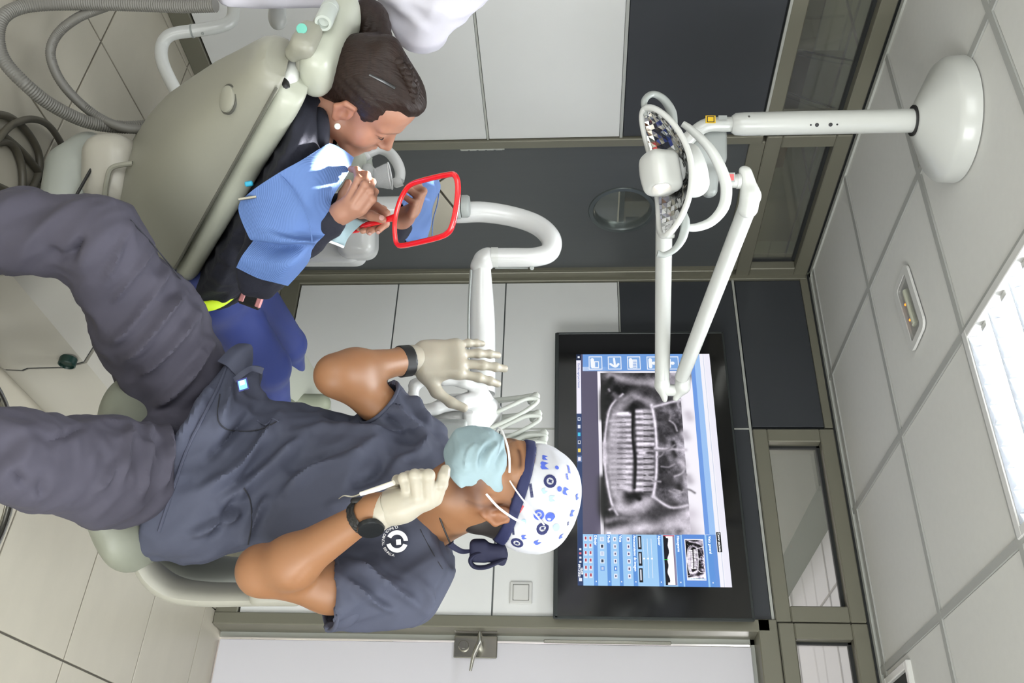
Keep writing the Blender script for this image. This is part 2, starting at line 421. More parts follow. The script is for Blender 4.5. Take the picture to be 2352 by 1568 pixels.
# ceiling
ce_o = struct('ceiling', box((-.1, YB-.1, H+.11), (XR+.1, .1, H+.16)), m_bar, loc=(0, 0, 0))
panel0 = None; skip = {(1, 3), (3, 3), (1, 7), (3, 7), (5, 5)}
GX, GY = .5625, -.0626
def cpanel(x0, x1, y0, y1):
    global panel0
    full = abs(x1-x0-.6) < 1e-6 and abs(y1-y0-.6) < 1e-6
    if full and panel0 is not None:
        t = panel0.copy(); COL.objects.link(t); t.location = ((x0+x1)/2, (y0+y1)/2, H+.004); return
    h = ((x1-x0)/2-.011, (y1-y0)/2-.011)
    o = part('panel', box((-h[0], -h[1], -.0), (h[0], h[1], .012), .003), m_ceil, ce_o, smooth=False); o.location = ((x0+x1)/2, (y0+y1)/2, H+.004)
    if full: panel0 = o
xs = [0.] + [GX+.6*i for i in range(8)] + [XR]; ys = [0.] + [GY-.6*j for j in range(10)] + [YB]
for i in range(len(xs)-1):
    for j in range(len(ys)-1):
        if ys[j]-ys[j+1] < .08 or xs[i+1]-xs[i] < .05: continue
        if (i-1, j) in {(1, 3), (3, 3), (1, 7), (3, 7), (5, 5)} and i > 0: continue
        # the luminaire cell of the photograph lies at x 1.16..1.76, y -1.86..-1.26
        cpanel(xs[i], xs[i+1], ys[j+1], ys[j])
# perimeter angles and grid bars
bars = [box((xs[i]-.012, YB, H-.001), (xs[i]+.012, 0, H+.014)) for i in range(1, 9)] + [box((0, y-.012, H-.0015), (XR, y+.012, H+.014)) for y in ys[1:-1]]
for k, b in enumerate(bars): part('grid_bar', b, m_bar, ce_o, smooth=False)
part('wall_angle', merge(box((0, -.022, H-.004), (XR, 0, H+.01)), box((0, YB, H-.004), (.022, 0, H+.01))), mat('pale_wall_angle', (170, 172, 166), .5, gain=1.3), ce_o, smooth=False)
# back and right walls (behind the camera)
struct('wall_rear', box((-.1, YB-.12, 0), (XR+.12, YB, H+.1)), m_plain)
struct('wall_side', box((XR, YB, 0), (XR+.12, .1, H+.1)), m_plain)
# ---- left wall (x = 0) with the porthole door
wl = struct('wall_left', merge(box((-.09, YB, 0), (-.012, -.88, 2.09)), box((-.09, YB, 2.40), (-.012, 0, H+.1))), m_gap, loc=(0, 0, 0))
def lpanel(y0, y1, z0, z1, m, par, nm='panel'): return part(nm, box((-.014, y0+.003, z0+.003), (.0, y1-.003, z1-.003), .0015), m, par, smooth=False)
for (y0, y1) in ((-2.48, -.885), (-4.08, -2.48), (YB, -4.08)):
    lpanel(y0, y1, .075, 1.038, m_white, wl); lpanel(y0, y1, 1.042, 1.548, m_white, wl); lpanel(y0, y1, 1.556, 2.075, m_dark, wl)
    part('edge_strip', box((-.006, y0, 1.546), (.003, y1, 1.557)), m_edge, wl, smooth=False)
    part('seam_strip', box((-.008, y0, 1.0365), (.0008, y1, 1.0435)), m_edge, wl, smooth=False)
struct('baseboard_left', merge(box((-.012, YB, 0), (.006, -.88, .072), .002)), m_alu)
# posts and rails
struct('trim_1', merge(box((-.09, -.885, 0), (.012, -.845, 2.09), .003)), m_alu)
struct('trim_2', merge(box((-.09, -.05, 0), (.012, 0, 2.09), .003)), m_alu)
def win_left(name, y0, y1, z0, z1, fw=.055):
    w = struct(name, merge(box((-.08, y0, z0), (.01, y1, z0+fw), .004), box((-.08, y0, z1-fw), (.01, y1, z1), .004), box((-.08, y0, z0+fw), (.01, y0+fw, z1-fw), .004), box((-.08, y1-fw, z0+fw), (.01, y1, z1-fw), .004)), m_alu, loc=(0, 0, 0))
    part('gasket', merge(box((-.05, y0+fw, z0+fw), (-.03, y1-fw, z0+fw+.006)), box((-.05, y0+fw, z1-fw-.012), (-.03, y1-fw, z1-fw)), box((-.05, y0+fw, z0+fw), (-.03, y0+fw+.006, z1-fw)), box((-.05, y1-fw-.006, z0+fw), (-.03, y1-fw, z1-fw))), m_gap, w, smooth=False)
    part('pane', box((-.044, y0+fw, z0+fw), (-.036, y1-fw, z1-fw)), m_glass, w, smooth=False); return w
win_left('window_1', -2.48, -.885, 2.085, 2.425); win_left('window_5', -4.08, -2.48, 2.085, 2.425)
win_left('window_2', -.88, 0., 2.105, 2.425, .06)
part('edge_strip', box((.0, -2.48, 2.078), (.008, -.885, 2.09)), m_edge, wl, smooth=False)
dr = struct('door_1', merge(*[
    # leaf with a round hole: ring of quads around porthole + border boxes
    box((-.05, -.84, .01), (-.012, -.052, 1.40), .0), box((-.05, -.84, 1.75), (-.012, -.052, 2.045), .0)]), m_door, loc=(0, 0, 0))
def holeplate(cy, cz, r, y0, y1, z0, z1, xa, xb, n=48):
    V = []; F = []
    for k in range(n):
        a = 2*math.pi*(k+.5)/n; d = np.array([math.cos(a), math.sin(a)]); 
        t = min(((y1-cy) if d[0] > 0 else (y0-cy))/d[0] if abs(d[0]) > 1e-6 else 9, ((z1-cz) if d[1] > 0 else (z0-cz))/d[1] if abs(d[1]) > 1e-6 else 9)
        for x in (xa, xb):
            V.append((x, cy+d[0]*r, cz+d[1]*r)); V.append((x, cy+d[0]*t, cz+d[1]*t))
    for k in range(n):
        a, b = 4*k, 4*((k+1) % n)
        F += [[a+2, a+3, b+3, b+2], [a+1, a, b, b+1], [a, a+2, b+2, b]]
    # corners
    V = np.array(V); c0 = len(V); cn = []
    for (yy, zz) in ((y0, z0), (y1, z0), (y1, z1), (y0, z1)):
        ks = sorted(range(n), key=lambda k: (V[4*k+3][1]-yy)**2+(V[4*k+3][2]-zz)**2)[:2]; cn.append((ks, yy, zz))
    V = V.tolist()
    for ks, yy, zz in cn:
        V.append([xb, yy, zz]); F.append([4*ks[0]+3, len(V)-1, 4*ks[1]+3])
    return V, F
part('porthole_panel', holeplate(-.447, 1.574, .125, -.84, -.052, 1.40, 1.75, -.05, -.012), m_door, dr, smooth=False)
ring = part('porthole_ring', lathe((-.02, -.447, 1.574), (1, 0, 0), [(.118, -.03), (.118, .006), (.124, .013), (.140, .013), (.143, .008), (.143, 0), (.118, -.03)], 56, cap=False), mat('dark_ring_metal', (92, 98, 98), .28, metal=.5), dr)
part('porthole_glass', cyl((-.04, -.447, 1.574), (-.034, -.447, 1.574), .12, 48), mat('tinted_glass', (200, 210, 206), .02, trans=.9, alpha=.5), dr)
part('door_frame', merge(box((-.05, -.848, 2.045), (.004, -.045, 2.105), .003), box((-.05, -.852, 0), (.0, -.838, 2.05)), box((-.05, -.056, 0), (.002, -.046, 2.05))), m_alu, dr, smooth=False)
part('hinge', merge(box((-.012, -.834, .925), (-.004, -.824, 1.10), .001), *[cyl((-.006, -.829, .93+.034*k), (-.006, -.829, .955+.034*k), .006, 10) for k in range(5)]), m_edge, dr)
# ---- TV wall (y = 0)
wr = struct('wall_right', merge(box((0, .012, 0), (1.6, .09, 2.09)), box((0, .012, 2.09), (.80, .09, 2.42)), box((0, .0, 2.42), (XR, .09, H+.1)), box((2.55, .0, 0), (XR, .09, H))), m_gap, loc=(0, 0, 0))
def rpanel(x0, x1, z0, z1, m, nm='panel'): return part(nm, box((x0+.003, -.0, z0+.003), (x1-.003, .014, z1-.003), .0015), m, wr, smooth=False)
for (x0, x1) in ((.03, .792), (.792, 1.582)):
    for (z0, z1) in ((.088, .552), (.552, 1.055), (1.055, 1.570)): rpanel(x0, x1, z0, z1, m_white)
    rpanel(x0, x1, 1.574, 2.088, m_dark)
    part('edge_strip', merge(box((x0, -.001, 1.569), (x1, .01, 1.576)), box((x0, -.003, 2.086), (x1, .012, 2.096))), m_edge, wr, smooth=False)
    part('seam_strip', merge(box((x0, .002, .549), (x1, .012, .555)), box((x0, .002, 1.052), (x1, .012, 1.058))), mat('dark_seam', (88, 92, 92), .4, metal=.3), wr, smooth=False)
rpanel(.03, .785, 2.098, 2.395, m_dark)
part('seam_strip', box((.7885, -.001, .088), (.7955, .01, 2.09)), m_edge, wr, smooth=False)
struct('trim_3', merge(box((.0, -.010, 2.392), (.79, .03, 2.425), .002), box((.0, -.012, 0), (.03, .03, 2.42), .002)), m_alu)
struct('baseboard_right', box((.02, -.012, 0), (1.585, .012, .086), .003), m_alu)
struct('trim_4', merge(box((1.582, -.018, 0), (1.628, .10, 2.075), .004)), m_alu)
struct('trim_5', merge(box((1.582, -.018, 2.03), (2.56, .10, 2.10), .004), box((2.50, -.018, 0), (2.56, .10, 2.03), .004)), m_alu)
def win_right(name, x0, x1, z0, z1, fw=.058):
    w = struct(name, merge(box((x0, -.012, z0), (x1, .08, z0+fw), .004), box((x0, -.012, z1-fw), (x1, .08, z1), .004), box((x0, -.012, z0+fw), (x0+fw, .08, z1-fw), .004), box((x1-fw, -.012, z0+fw), (x1, .08, z1-fw), .004)), m_alu, loc=(0, 0, 0))
    part('gasket', merge(box((x0+fw, .03, z1-fw-.012), (x1-fw, .05, z1-fw)), box((x0+fw, .03, z0+fw), (x0+fw+.008, .05, z1-fw)), box((x1-fw-.006, .03, z0+fw), (x1-fw, .05, z1-fw))), m_gap, w, smooth=False)
    part('pane', box((x0+fw, .036, z0+fw), (x1-fw, .044, z1-fw)), m_glass, w, smooth=False)
win_right('window_3', .797, 1.588, 2.098, 2.425); win_right('window_4', 1.592, 2.55, 2.104, 2.425)
# glazed door leaf
m_leaf = mat('milk_white_leaf', (218, 216, 222), .3, gain=1.0)
d2 = struct('door_2', box((1.662, .062, .012), (2.50, .10, 2.012), .002), m_leaf, loc=(0, 0, 0))
part('door_stop', merge(box((1.628, .088, 0), (1.648, .11, 2.03)), box((1.628, .088, 2.015), (2.5, .11, 2.03))), m_edge, d2, smooth=False)
hc = onplane(1093, 1493, V3(0, 1, 0), .06)
m_chrome = mat('brushed_chrome', (190, 188, 180), .22, metal=1., gain=1.1)
z0 = hc[2]
part('lock_plate', box((hc[0]-.052, .05, z0-.082), (hc[0]+.03, .062, z0+.08), .003), m_chrome, d2, smooth=False)
part('door_handle', merge(cyl((hc[0]-.012, .05, z0+.012), (hc[0]-.012, -.0, z0+.012), .013, 20), tube([(hc[0]-.05, -.002, z0+.018), (hc[0]-.012, -.006, z0+.018), (hc[0]+.035, -.004, z0+.0), (hc[0]+.09, .0, z0-.01)], [.007, .010, .008, .005], 12)), m_chrome, d2)
part('lock_cylinder', merge(cyl((hc[0]-.012, .052, z0-.045), (hc[0]-.012, .040, z0-.045), .02, 24, .002), box((hc[0]-.024, .036, z0-.05), (hc[0]+.0, .041, z0-.04))), m_chrome, d2)
part('door_closer', box((hc[0]-.05, .1, .85), (hc[0]-.045, .11, .9)), m_gap, d2)
part('strike_plate', box((1.6275, .02, z0-.08), (1.6295, .05, z0+.08)), m_chrome, d2, smooth=False)
part('edge_handle', box((1.652, .04, 1.25), (1.664, .052, 1.72), .002), m_chrome, d2, smooth=False)
# ---- rooms seen through the high windows
m_beyond = mat('hallway_ceiling', (176, 184, 168), .9, gain=1.2)
m_beyw = mat('hallway_wall', (150, 152, 146), .8, gain=1.1)
hall = struct('hall_ceiling', box((-2.6, -5, 2.52), (-.1, 1.6, 2.6)), m_beyond, loc=(0, 0, 0))
for k in range(5): part('grid_bar', box((-2.5, -3.6+.9*k-.005, 2.512), (-.1, -3.6+.9*k+.005, 2.522)), m_bar, hall, smooth=False)
for k in range(4): part('grid_bar', box((-2.4+.6*k-.005, -5, 2.512), (-2.4+.6*k+.005, 1.6, 2.522)), m_bar, hall, smooth=False)
struct('hall_wall', merge(box((-2.7, -5, 0), (-2.6, 1.6, 2.6)), box((-2.6, 1.5, 0), (-.1, 1.6, 2.6)), box((-2.6, -5.1, 0), (-.1, -5, 2.6))), m_beyw)
struct('hall_floor', box((-2.6, -5, -.1), (-.1, 1.6, -.005)), m_tile)
struct('trim_6', merge(box((-1.1, -.75, 0), (-1.04, .1, 2.52)), box((-1.1, -.75, 2.25), (-1.04, .4, 2.52))), mat('hall_beige', (170, 155, 130), .7, gain=1.2))
_w = onplane(1418, 490, V3(1, 0, 0), -1.0)
part('panel', box((-1.02, -.2, .3), (-1.0, 1.4, _w[2])), m_white, hall, smooth=False)
part('panel', box((-1.022, .2, _w[2]+.01), (-1.002, 1.4, 2.2)), m_dark, hall, smooth=False)
# cables behind the left transom
for k, (a, b) in enumerate((((1825, 113), (1965, 140)), ((1805, 210), (1918, 248)))):
    p0, p1 = onplane(*a, V3(1, 0, 0), -.10), onplane(*b, V3(1, 0, 0), -.10); mid = (p0+p1)/2-V3(0, 0, .006)
    tag(part('cable', tube([p0-V3(0, 0, .06), p0, mid, p1], .0035, 8), m_gap), ['thin grey cable behind the high window pane, farther from the lamp post', 'thin grey cable behind the high window pane, next to the lamp post'][k], 'cable')
back = struct('annex_ceiling', box((.3, .1, 2.5), (4.2, 3.6, 2.58)), mat('annex_ceiling', (196, 200, 202), .9, gain=1.3), loc=(0, 0, 0))
for k in range(5): part('grid_bar', box((.5+.75*k-.004, .1, 2.494), (.5+.75*k+.004, 3.6, 2.502)), m_bar, back, smooth=False)
for k in range(4): part('grid_bar', box((.3, .7+.75*k-.004, 2.494), (4.2, .7+.75*k+.004, 2.502)), m_bar, back, smooth=False)
part('beam', box((.3, .1, 2.36), (1.0, 3.6, 2.5)), mat('annex_beam', (120, 126, 116), .7), back, smooth=False)
struct('annex_wall', merge(box((.2, .1, 0), (.3, 3.6, 2.5)), box((.3, 3.6, 0), (4.2, 3.7, 2.5)), box((4.2, .1, 0), (4.3, 3.7, 2.5))), mat('annex_wall', (222, 214, 216), .8, gain=1.3))
struct('annex_floor', box((.3, 1.6, -.1), (4.2, 3.6, -.005)), m_tile)
area('annex_light', (2.2, 1.8, 2.3), 1.2, 110, color=(1, .98, .99)); area('hall_light', (-1.4, -1.6, 2.3), 1.0, 30, color=(.97, 1, .92))
area('hall_light', (-1.6, .6, 2.2), .5, 16, color=(1, .88, .7))
# ------------------------------------------------------------------ ceiling fixtures
HX = V3(0, 1, 0); WX = V3(1, 0, 0); ZZ = V3(0, 0, 1)
RH = nrm(V3(RT[0], RT[1], 0)); FH = nrm(V3(FW[0], FW[1], 0))
m_louv = mat('mirror_louvre', (215, 220, 228), .18, metal=.85, gain=1.0)
m_lamp = mat('fluorescent_tube', (255, 255, 255), .4, emit=(255, 255, 250), estr=3.0)
m_wmetal = mat('white_enamel', (225, 225, 222), .3, gain=.95)
def luminaire(cx, cy):
    t = thing('ceiling_luminaire', '', 'ceiling light', (cx, cy, H))
    part('frame', merge(box((cx-.298, cy-.298, H-.006), (cx+.298, cy-.272, H+.09), .002), box((cx-.298, cy+.272, H-.006), (cx+.298, cy+.298, H+.09), .002), box((cx-.298, cy-.272, H-.006), (cx-.272, cy+.272, H+.09), .002), box((cx+.272, cy-.272, H-.006), (cx+.298, cy+.272, H+.09), .002), box((cx-.298, cy-.298, H+.085), (cx+.298, cy+.298, H+.1))), m_wmetal, t, smooth=False)
    for k in range(4):
        y = cy-.204+.136*k
        part('tube', cyl((cx-.265, y, H+.03), (cx+.265, y, H+.03), .013, 12), m_lamp, t)
        part('lamp_holder', merge(box((cx-.272, y-.016, H+.012), (cx-.25, y+.016, H+.05), .003), box((cx+.25, y-.016, H+.012), (cx+.272, y+.016, H+.05), .003)), m_wmetal, t)
    for k in range(5):
        y = cy-.27+.135*k; part('louvre', prism([(cx-.27, y-.016, H+.05), (cx-.27, y, H-.002), (cx-.27, y+.016, H+.05)], (-1, 0, 0), .54), m_louv, t, smooth=False)
    for k in range(9):
        x = cx-.24+.06*k
        part('louvre', merge(*[prism([(x-.004, y0, H+.035), (x+.004, y0, H+.035), (x, y0, H+.002)], (0, -1, 0), .118) for y0 in [cy-.262+.135*q for q in range(4)]]), m_louv, t, smooth=False)
    return t
L0 = luminaire(1.4625, -1.5626)
L0['label'] = 'square recessed ceiling light with mirrored louvres glowing white above the dentist'
for k, (x, y, _) in enumerate(ROOM_LIGHTS[1:]):
    c = copy_tree(L0, (x-1.4625, y+1.5626, 0)); c['label'] = ['square ceiling light with mirrored louvres above the glazed door side, unseen', 'square ceiling light with mirrored louvres over the near room half by the panelled wall, unseen', 'square ceiling light with mirrored louvres over the near room half by the window side, unseen', 'square ceiling light with mirrored louvres closest to the daylight windows, unseen'][k]
    c['group'] = 'further ceiling lights'
# emergency light
et = thing('emergency_light', 'small recessed emergency light in the ceiling with two pairs of orange glowing dots', 'emergency light', (.87, -.965, H))
ea = nrm(V3(.235, -.025, 0)); eb = np.cross(ZZ, ea); ec = V3(.868, -.972, H)
def rrect(c, a, b, ha, hb, r, n=5):
    out = []
    for (sa, sb, t0) in ((1, 1, 0), (-1, 1, 90), (-1, -1, 180), (1, -1, 270)):
        for k in range(n): t = math.radians(t0+90*k/(n-1)); out.append(c+a*(sa*(ha-r)+r*math.cos(t))+b*(sb*(hb-r)+r*math.sin(t)))
    return out
R1 = rrect(ec, ea, eb, .132, .075, .03); R0 = rrect(ec, ea, eb, .108, .046, .012)
def ringed(outer, inner, z0, z1):
    A = [p+ZZ*z1 for p in outer]; B = [p+ZZ*z0 for p in outer]; C_ = [p+ZZ*z0 for p in inner]; D_ = [p+ZZ*.045 for p in inner]
    return loft([A, B, C_, D_], cap=False)
part('frame', ringed(R1, R0, -.008, 0), m_wmetal, et, smooth=False)
part('tray', prism([p+ZZ*.012 for p in R0], (0, 0, 1), .002), mat('olive_reflector', (120, 120, 88), .35, metal=.4), et, smooth=False)
part('reflector', tube([ec-ea*.07+ZZ*.004, ec+ea*.07+ZZ*.004], .014, 12), mat('pale_tube', (180, 182, 165), .2), et)
m_led = mat('orange_glow', (255, 140, 20), .4, emit=(255, 130, 30), estr=3.)
for s in (-.03, .035):
    for q in (-.006, .02): part('indicator', lathe(ec+ea*s+eb*q-ZZ*.004, ZZ, [(.001, -.003), (.0045, 0), (.001, .004)], 10), m_led, et)
part('cover', prism([p-ZZ*.003 for p in R0], (0, 0, 1), .003), mat('clear_cover', (230, 232, 215), .05, trans=.8, alpha=.3), et, smooth=False)
# air vent
vt = thing('ceiling_vent', 'white slatted air vent in the ceiling above the glazed door', 'vent', (2.06, -.19, H))
part('frame', merge(box((1.80, -.33, H-.012), (2.34, -.305, H+.01), .003), box((1.80, -.085, H-.012), (2.34, -.06, H+.01), .003), box((1.80, -.305, H-.012), (1.825, -.085, H+.01), .003), box((2.315, -.305, H-.012), (2.34, -.085, H+.01), .003)), m_wmetal, vt, smooth=False)
part('duct', box((1.825, -.305, H+.002), (2.315, -.085, H+.006)), m_gap, vt, smooth=False)
sl = None
for k in range(9):
    o = part('slat', box((-.0012, -.11, -.012), (.0012, .11, .012), M=np.array([[.7, 0, .7], [0, 1, 0], [-.7, 0, .7]])), m_edge, vt, smooth=False) if sl is None else sl.copy()
    if sl is None: sl = o
    else: COL.objects.link(o)
    o.location = V3(1.855+.052*k, -.195, H-.004)-origin(vt)
# ------------------------------------------------------------------ light switch
sw = thing('light_switch', 'square white wall switch on the wall panel beneath the screen', 'light switch', (1.492, 0, 1.163))
c = V3(1.492, -.0, 1.163)
part('plate', box(c+V3(-.043, -.010, -.043), c+V3(.043, .0, .043), .004), m_wmetal, sw, smooth=False)
part('recess', box(c+V3(-.031, -.0115, -.031), c+V3(.031, -.009, .031)), mat('switch_joint', (120, 120, 116), .6), sw, smooth=False)
part('rocker', box(c+V3(-.029, -.0145, -.029), c+V3(.029, -.009, .029), .003), m_wmetal, sw, smooth=False)
# ------------------------------------------------------------------ television
YT = -.075
def tvp(px, py, y=YT): return onplane(px, py, V3(0, 1, 0), y)
c4 = [tvp(1281, 765), tvp(1271, 1421), tvp(1727, 1421), tvp(1665, 761)]
x0 = (c4[0][0]+c4[3][0])/2; x1 = (c4[1][0]+c4[2][0])/2; z0 = (c4[0][2]+c4[1][2])/2; z1 = (c4[2][2]+c4[3][2])/2
tv = thing('television', 'large black wall screen showing a grey dental x-ray with blue toolbars', 'television', ((x0+x1)/2, -.02, z0))
m_blk = mat('gloss_black', (16, 16, 18), .12, gain=1., coat=.5); m_blkm = mat('matt_black', (24, 25, 26), .5, gain=1.)
part('body', box((x0+.02, YT+.012, z0+.02), (x1-.02, -.001, z1-.02), .012), m_blkm, tv, smooth=False)
part('bezel', box((x0, YT, z0), (x1, YT+.016, z1), .004), m_blk, tv, smooth=False)
part('bezel_edge', merge(box((x0-.002, YT-.001, z0-.006), (x1+.002, YT+.014, z0+.012), .003), box((x0-.003, YT-.001, z0), (x0+.008, YT+.014, z1), .002), box((x1-.008, YT-.001, z0), (x1+.003, YT+.014, z1), .002), box((x0, YT-.001, z1-.008), (x1, YT+.014, z1+.003), .002)), mat('dark_bezel', (52, 56, 56), .3, metal=.3), tv, smooth=False)
s4 = [tvp(1328, 815), tvp(1322, 1346), tvp(1679, 1347), tvp(1631, 812)]
sx0 = (s4[0][0]+s4[3][0])/2; sx1 = (s4[1][0]+s4[2][0])/2; sz0 = (s4[0][2]+s4[1][2])/2; sz1 = (s4[2][2]+s4[3][2])/2
# picture on the screen, drawn here point by point
NW, NH = 1180, 664
img = np.zeros((NH, NW, 3), np.float32)
gy, gx = np.mgrid[0:NH, 0:NW]
def sp(px, py):     # photo pixel -> canvas (column, row from bottom)
    q = tvp(px, py); return (q[0]-sx0)/(sx1-sx0)*NW, (q[2]-sz0)/(sz1-sz0)*NH
def rc(pa, pb, col, a=1.):
    (c0, r0), (c1, r1) = sp(*pa), sp(*pb); c0, c1 = sorted((int(c0), int(c1))); r0, r1 = sorted((int(r0), int(r1)))
    c0, r0 = max(c0, 0), max(r0, 0); img[r0:r1, c0:c1] = img[r0:r1, c0:c1]*(1-a)+np.array(col)/255.*a
def gl(pts, w, v, soft=True, sm=True):   # glowing stroke on grey x-ray, w in canvas px
    Q = np.array([sp(*p) for p in pts]); Q = spline(list(np.c_[Q, Q[:, 0]*0]), 6)[:, :2] if sm and len(Q) > 2 else Q
    lo = np.maximum(Q.min(0)-3*w, 0).astype(int); hi = np.minimum(Q.max(0)+3*w, (NW, NH)).astype(int)
    if (hi <= lo).any(): return
    X = gx[lo[1]:hi[1], lo[0]:hi[0]]; Y = gy[lo[1]:hi[1], lo[0]:hi[0]]; best = np.full(X.shape, 1e9)
    for a, b in zip(Q[:-1], Q[1:]):
        ab = b-a; t = np.clip(((X-a[0])*ab[0]+(Y-a[1])*ab[1])/(ab @ ab+1e-9), 0, 1); best = np.minimum(best, (X-a[0]-t*ab[0])**2+(Y-a[1]-t*ab[1])**2)
    k = np.exp(-best/(w*w)) if soft else np.clip(w-np.sqrt(best)+.5, 0, 1)
    S = img[lo[1]:hi[1], lo[0]:hi[0]]; v = np.array(v, float)/255.; S += (v-S)*k[..., None]
    img[lo[1]:hi[1], lo[0]:hi[0]] = S
img[:] = np.array((86, 80, 104))/255.
rc((1316, 800), (1337, 1360), (28, 44, 92))
# x-ray
rc((1372, 853), (1700, 1242), (250, 246, 255))
xa, ya = sp(1379, 857); xb_, yb_ = sp(1588, 1232); xa, ya, xb_, yb_ = map(int, (xa, ya, xb_, yb_))
cc, rr = np.meshgrid(np.linspace(0, 1, xb_-xa), np.linspace(0, 1, yb_-ya))
g = .10+.55*np.clip((rr-.45)*2.2, 0, 1)*(.55+.45*np.cos(cc*6.283*2)**2)
nz = np.zeros_like(g)
for s, amp in ((7, .12), (15, .09), (34, .06), (80, .03)):
    q = rng.random((s+2, s*2+2)); iy = rr*s; ix = cc*2*s; i0 = iy.astype(int); j0 = ix.astype(int); fy = iy-i0; fx = ix-j0; fy = fy*fy*(3-2*fy); fx = fx*fx*(3-2*fx)
    nz += amp*((q[i0, j0]*(1-fx)+q[i0, j0+1]*fx)*(1-fy)+(q[i0+1, j0]*(1-fx)+q[i0+1, j0+1]*fx)*fy-.5)*2
g = np.clip(g+nz*(.35+g), 0, 1)
g = np.clip(g, 0, 1)
img[ya:yb_, xa:xb_] = np.stack([g*.97, g*.94, g], -1)
def G(pts, w, v): gl(pts, w*1.75, (v*.98, v*.95, v))
G([(1400, 862), (1480, 880), (1560, 870), (1585, 862)], 16, 150); G([(1400, 1226), (1470, 1212), (1560, 1200), (1588, 1222)], 22, 205); G([(1540, 1190), (1588, 1180)], 18, 225)
G([(1450, 900), (1480, 892), (1505, 905)], 12, 70); G([(1520, 900), (1545, 930)], 16, 60); G([(1500, 1180), (1540, 1165)], 26, 75)
G([(1405, 870), (1385, 900), (1384, 960)], 9, 22); G([(1398, 1200), (1384, 1170), (1385, 1100)], 12, 18)
G([(1492, 925), (1460, 912), (1430, 925), (1410, 960), (1402, 1040), (1408, 1110), (1432, 1165), (1465, 1172), (1494, 1150)], 17, 160)   # mandible
G([(1478, 1150), (1440, 1172), (1418, 1165)], 14, 205)
G([(1430, 905), (1402, 935), (1391, 990), (1388, 1040), (1392, 1090), (1403, 1150), (1418, 1182)], 4, 215)
G([(1388, 1020), (1390, 1060)], 9, 215)
G([(1455, 930), (1452, 1000), (1460, 1060), (1458, 1130), (1468, 1145)], 6.5, 22); G([(1462, 925), (1475, 932)], 8, 60)
for (a, b, w, v) in ((1418, 960, 15, 150), (1416, 1000, 16, 165), (1416, 1040, 16, 175), (1418, 1080, 16, 165), (1422, 1115, 15, 170), (1490, 960, 9, 150), (1490, 1010, 9, 150), (1490, 1060, 9, 150), (1490, 1110, 9, 155)): G([(a, b-16), (a, b+16)], w, v)
for k in range(15):   # lower teeth with roots
    y = 952+11.9*k+rng.normal(0, .7); d = 2.6*math.sin(math.pi*k/14); G([(1446+d*1.6, y), (1432+d, y)], 7.4, 226); G([(1432+d, y), (1406-1.5*d+rng.normal(0, 2), y+rng.normal(0, 1))], 4.2, 188)
for k in range(15): y = 958+11.9*k; d = 2.6*math.sin(math.pi*k/14); G([(1436+d, y), (1418, y)], 1.5, 125)
G([(1420, 950), (1441, 949)], 4.5, 255); G([(1447, 1125), (1428, 1115)], 8, 225)
for k in range(15):   # upper teeth
    y = 944+12.8*k+rng.normal(0, .8); d = 3*math.sin(math.pi*k/14); G([(1462+d*1.2, y), (1480+d, y)], 7.2, 232); G([(1480, y), (1499, y+rng.normal(0, 1))], 4.4, 178)
for k in range(15): y = 950.5+12.8*k; G([(1479, y), (1497, y)], 1.9, 75)
G([(1466, 1019), (1500, 1019)], 5, 255); G([(1470, 1040), (1480, 1040)], 5, 250)
G([(1455, 935), (1453, 1000), (1459, 1060), (1457, 1120)], 4.0, 30)
G([(1496, 930), (1504, 970), (1508, 1030), (1507, 1090), (1500, 1140)], 4.5, 240)   # palate
G([(1498, 935), (1535, 925), (1562, 918)], 4.5, 215); G([(1500, 1140), (1540, 1165), (1580, 1160)], 4.5, 220); G([(1505, 1030), (1575, 1033)], 5, 215)
for (a, b, w, v) in ((1530, 962, 15, 75), (1550, 985, 11, 45), (1522, 1010, 9, 70), (1525, 1055, 10, 65), (1545, 1045, 8, 80), (1535, 1105, 16, 70), (1558, 1120, 12, 50), (1560, 1095, 9, 95), (1545, 1020, 6, 50), (1547, 1042, 5, 55), (1580, 955, 13, 215), (1572, 1000, 12, 205), (1565, 1065, 12, 205), (1580, 1100, 12, 195)):
    G([(a, b-4), (a+4, b+4)], w, v)
for k in range(13):
    a = 1515+rng.random()*60; b = 930+rng.random()*230; c1 = rng.normal(0, 8); c2 = rng.normal(0, 9); G([(a, b), (a+c1, b+c2), (a+2*c1-c2*.6, b+2*c2+c1*.6)], 3.2, 130+50*rng.random())
G([(1410, 905), (1430, 925), (1450, 915)], 9, 120); G([(1395, 1195), (1425, 1190), (1460, 1195)], 10, 135); G([(1500, 880), (1530, 890)], 14, 165)
G([(1398, 894), (1400, 898)], 4, 150); G([(1400, 1170), (1408, 1166)], 4, 190)
_b = img[ya:yb_, xa:xb_]; _b += ((nz*.55)+rng.normal(0, .018, nz.shape))[..., None]*(.4+_b); _b[:] = np.clip((_b-.06)*1.12, 0, 1)
rc((1394, 1222), (1404, 1232), (240, 240, 250))
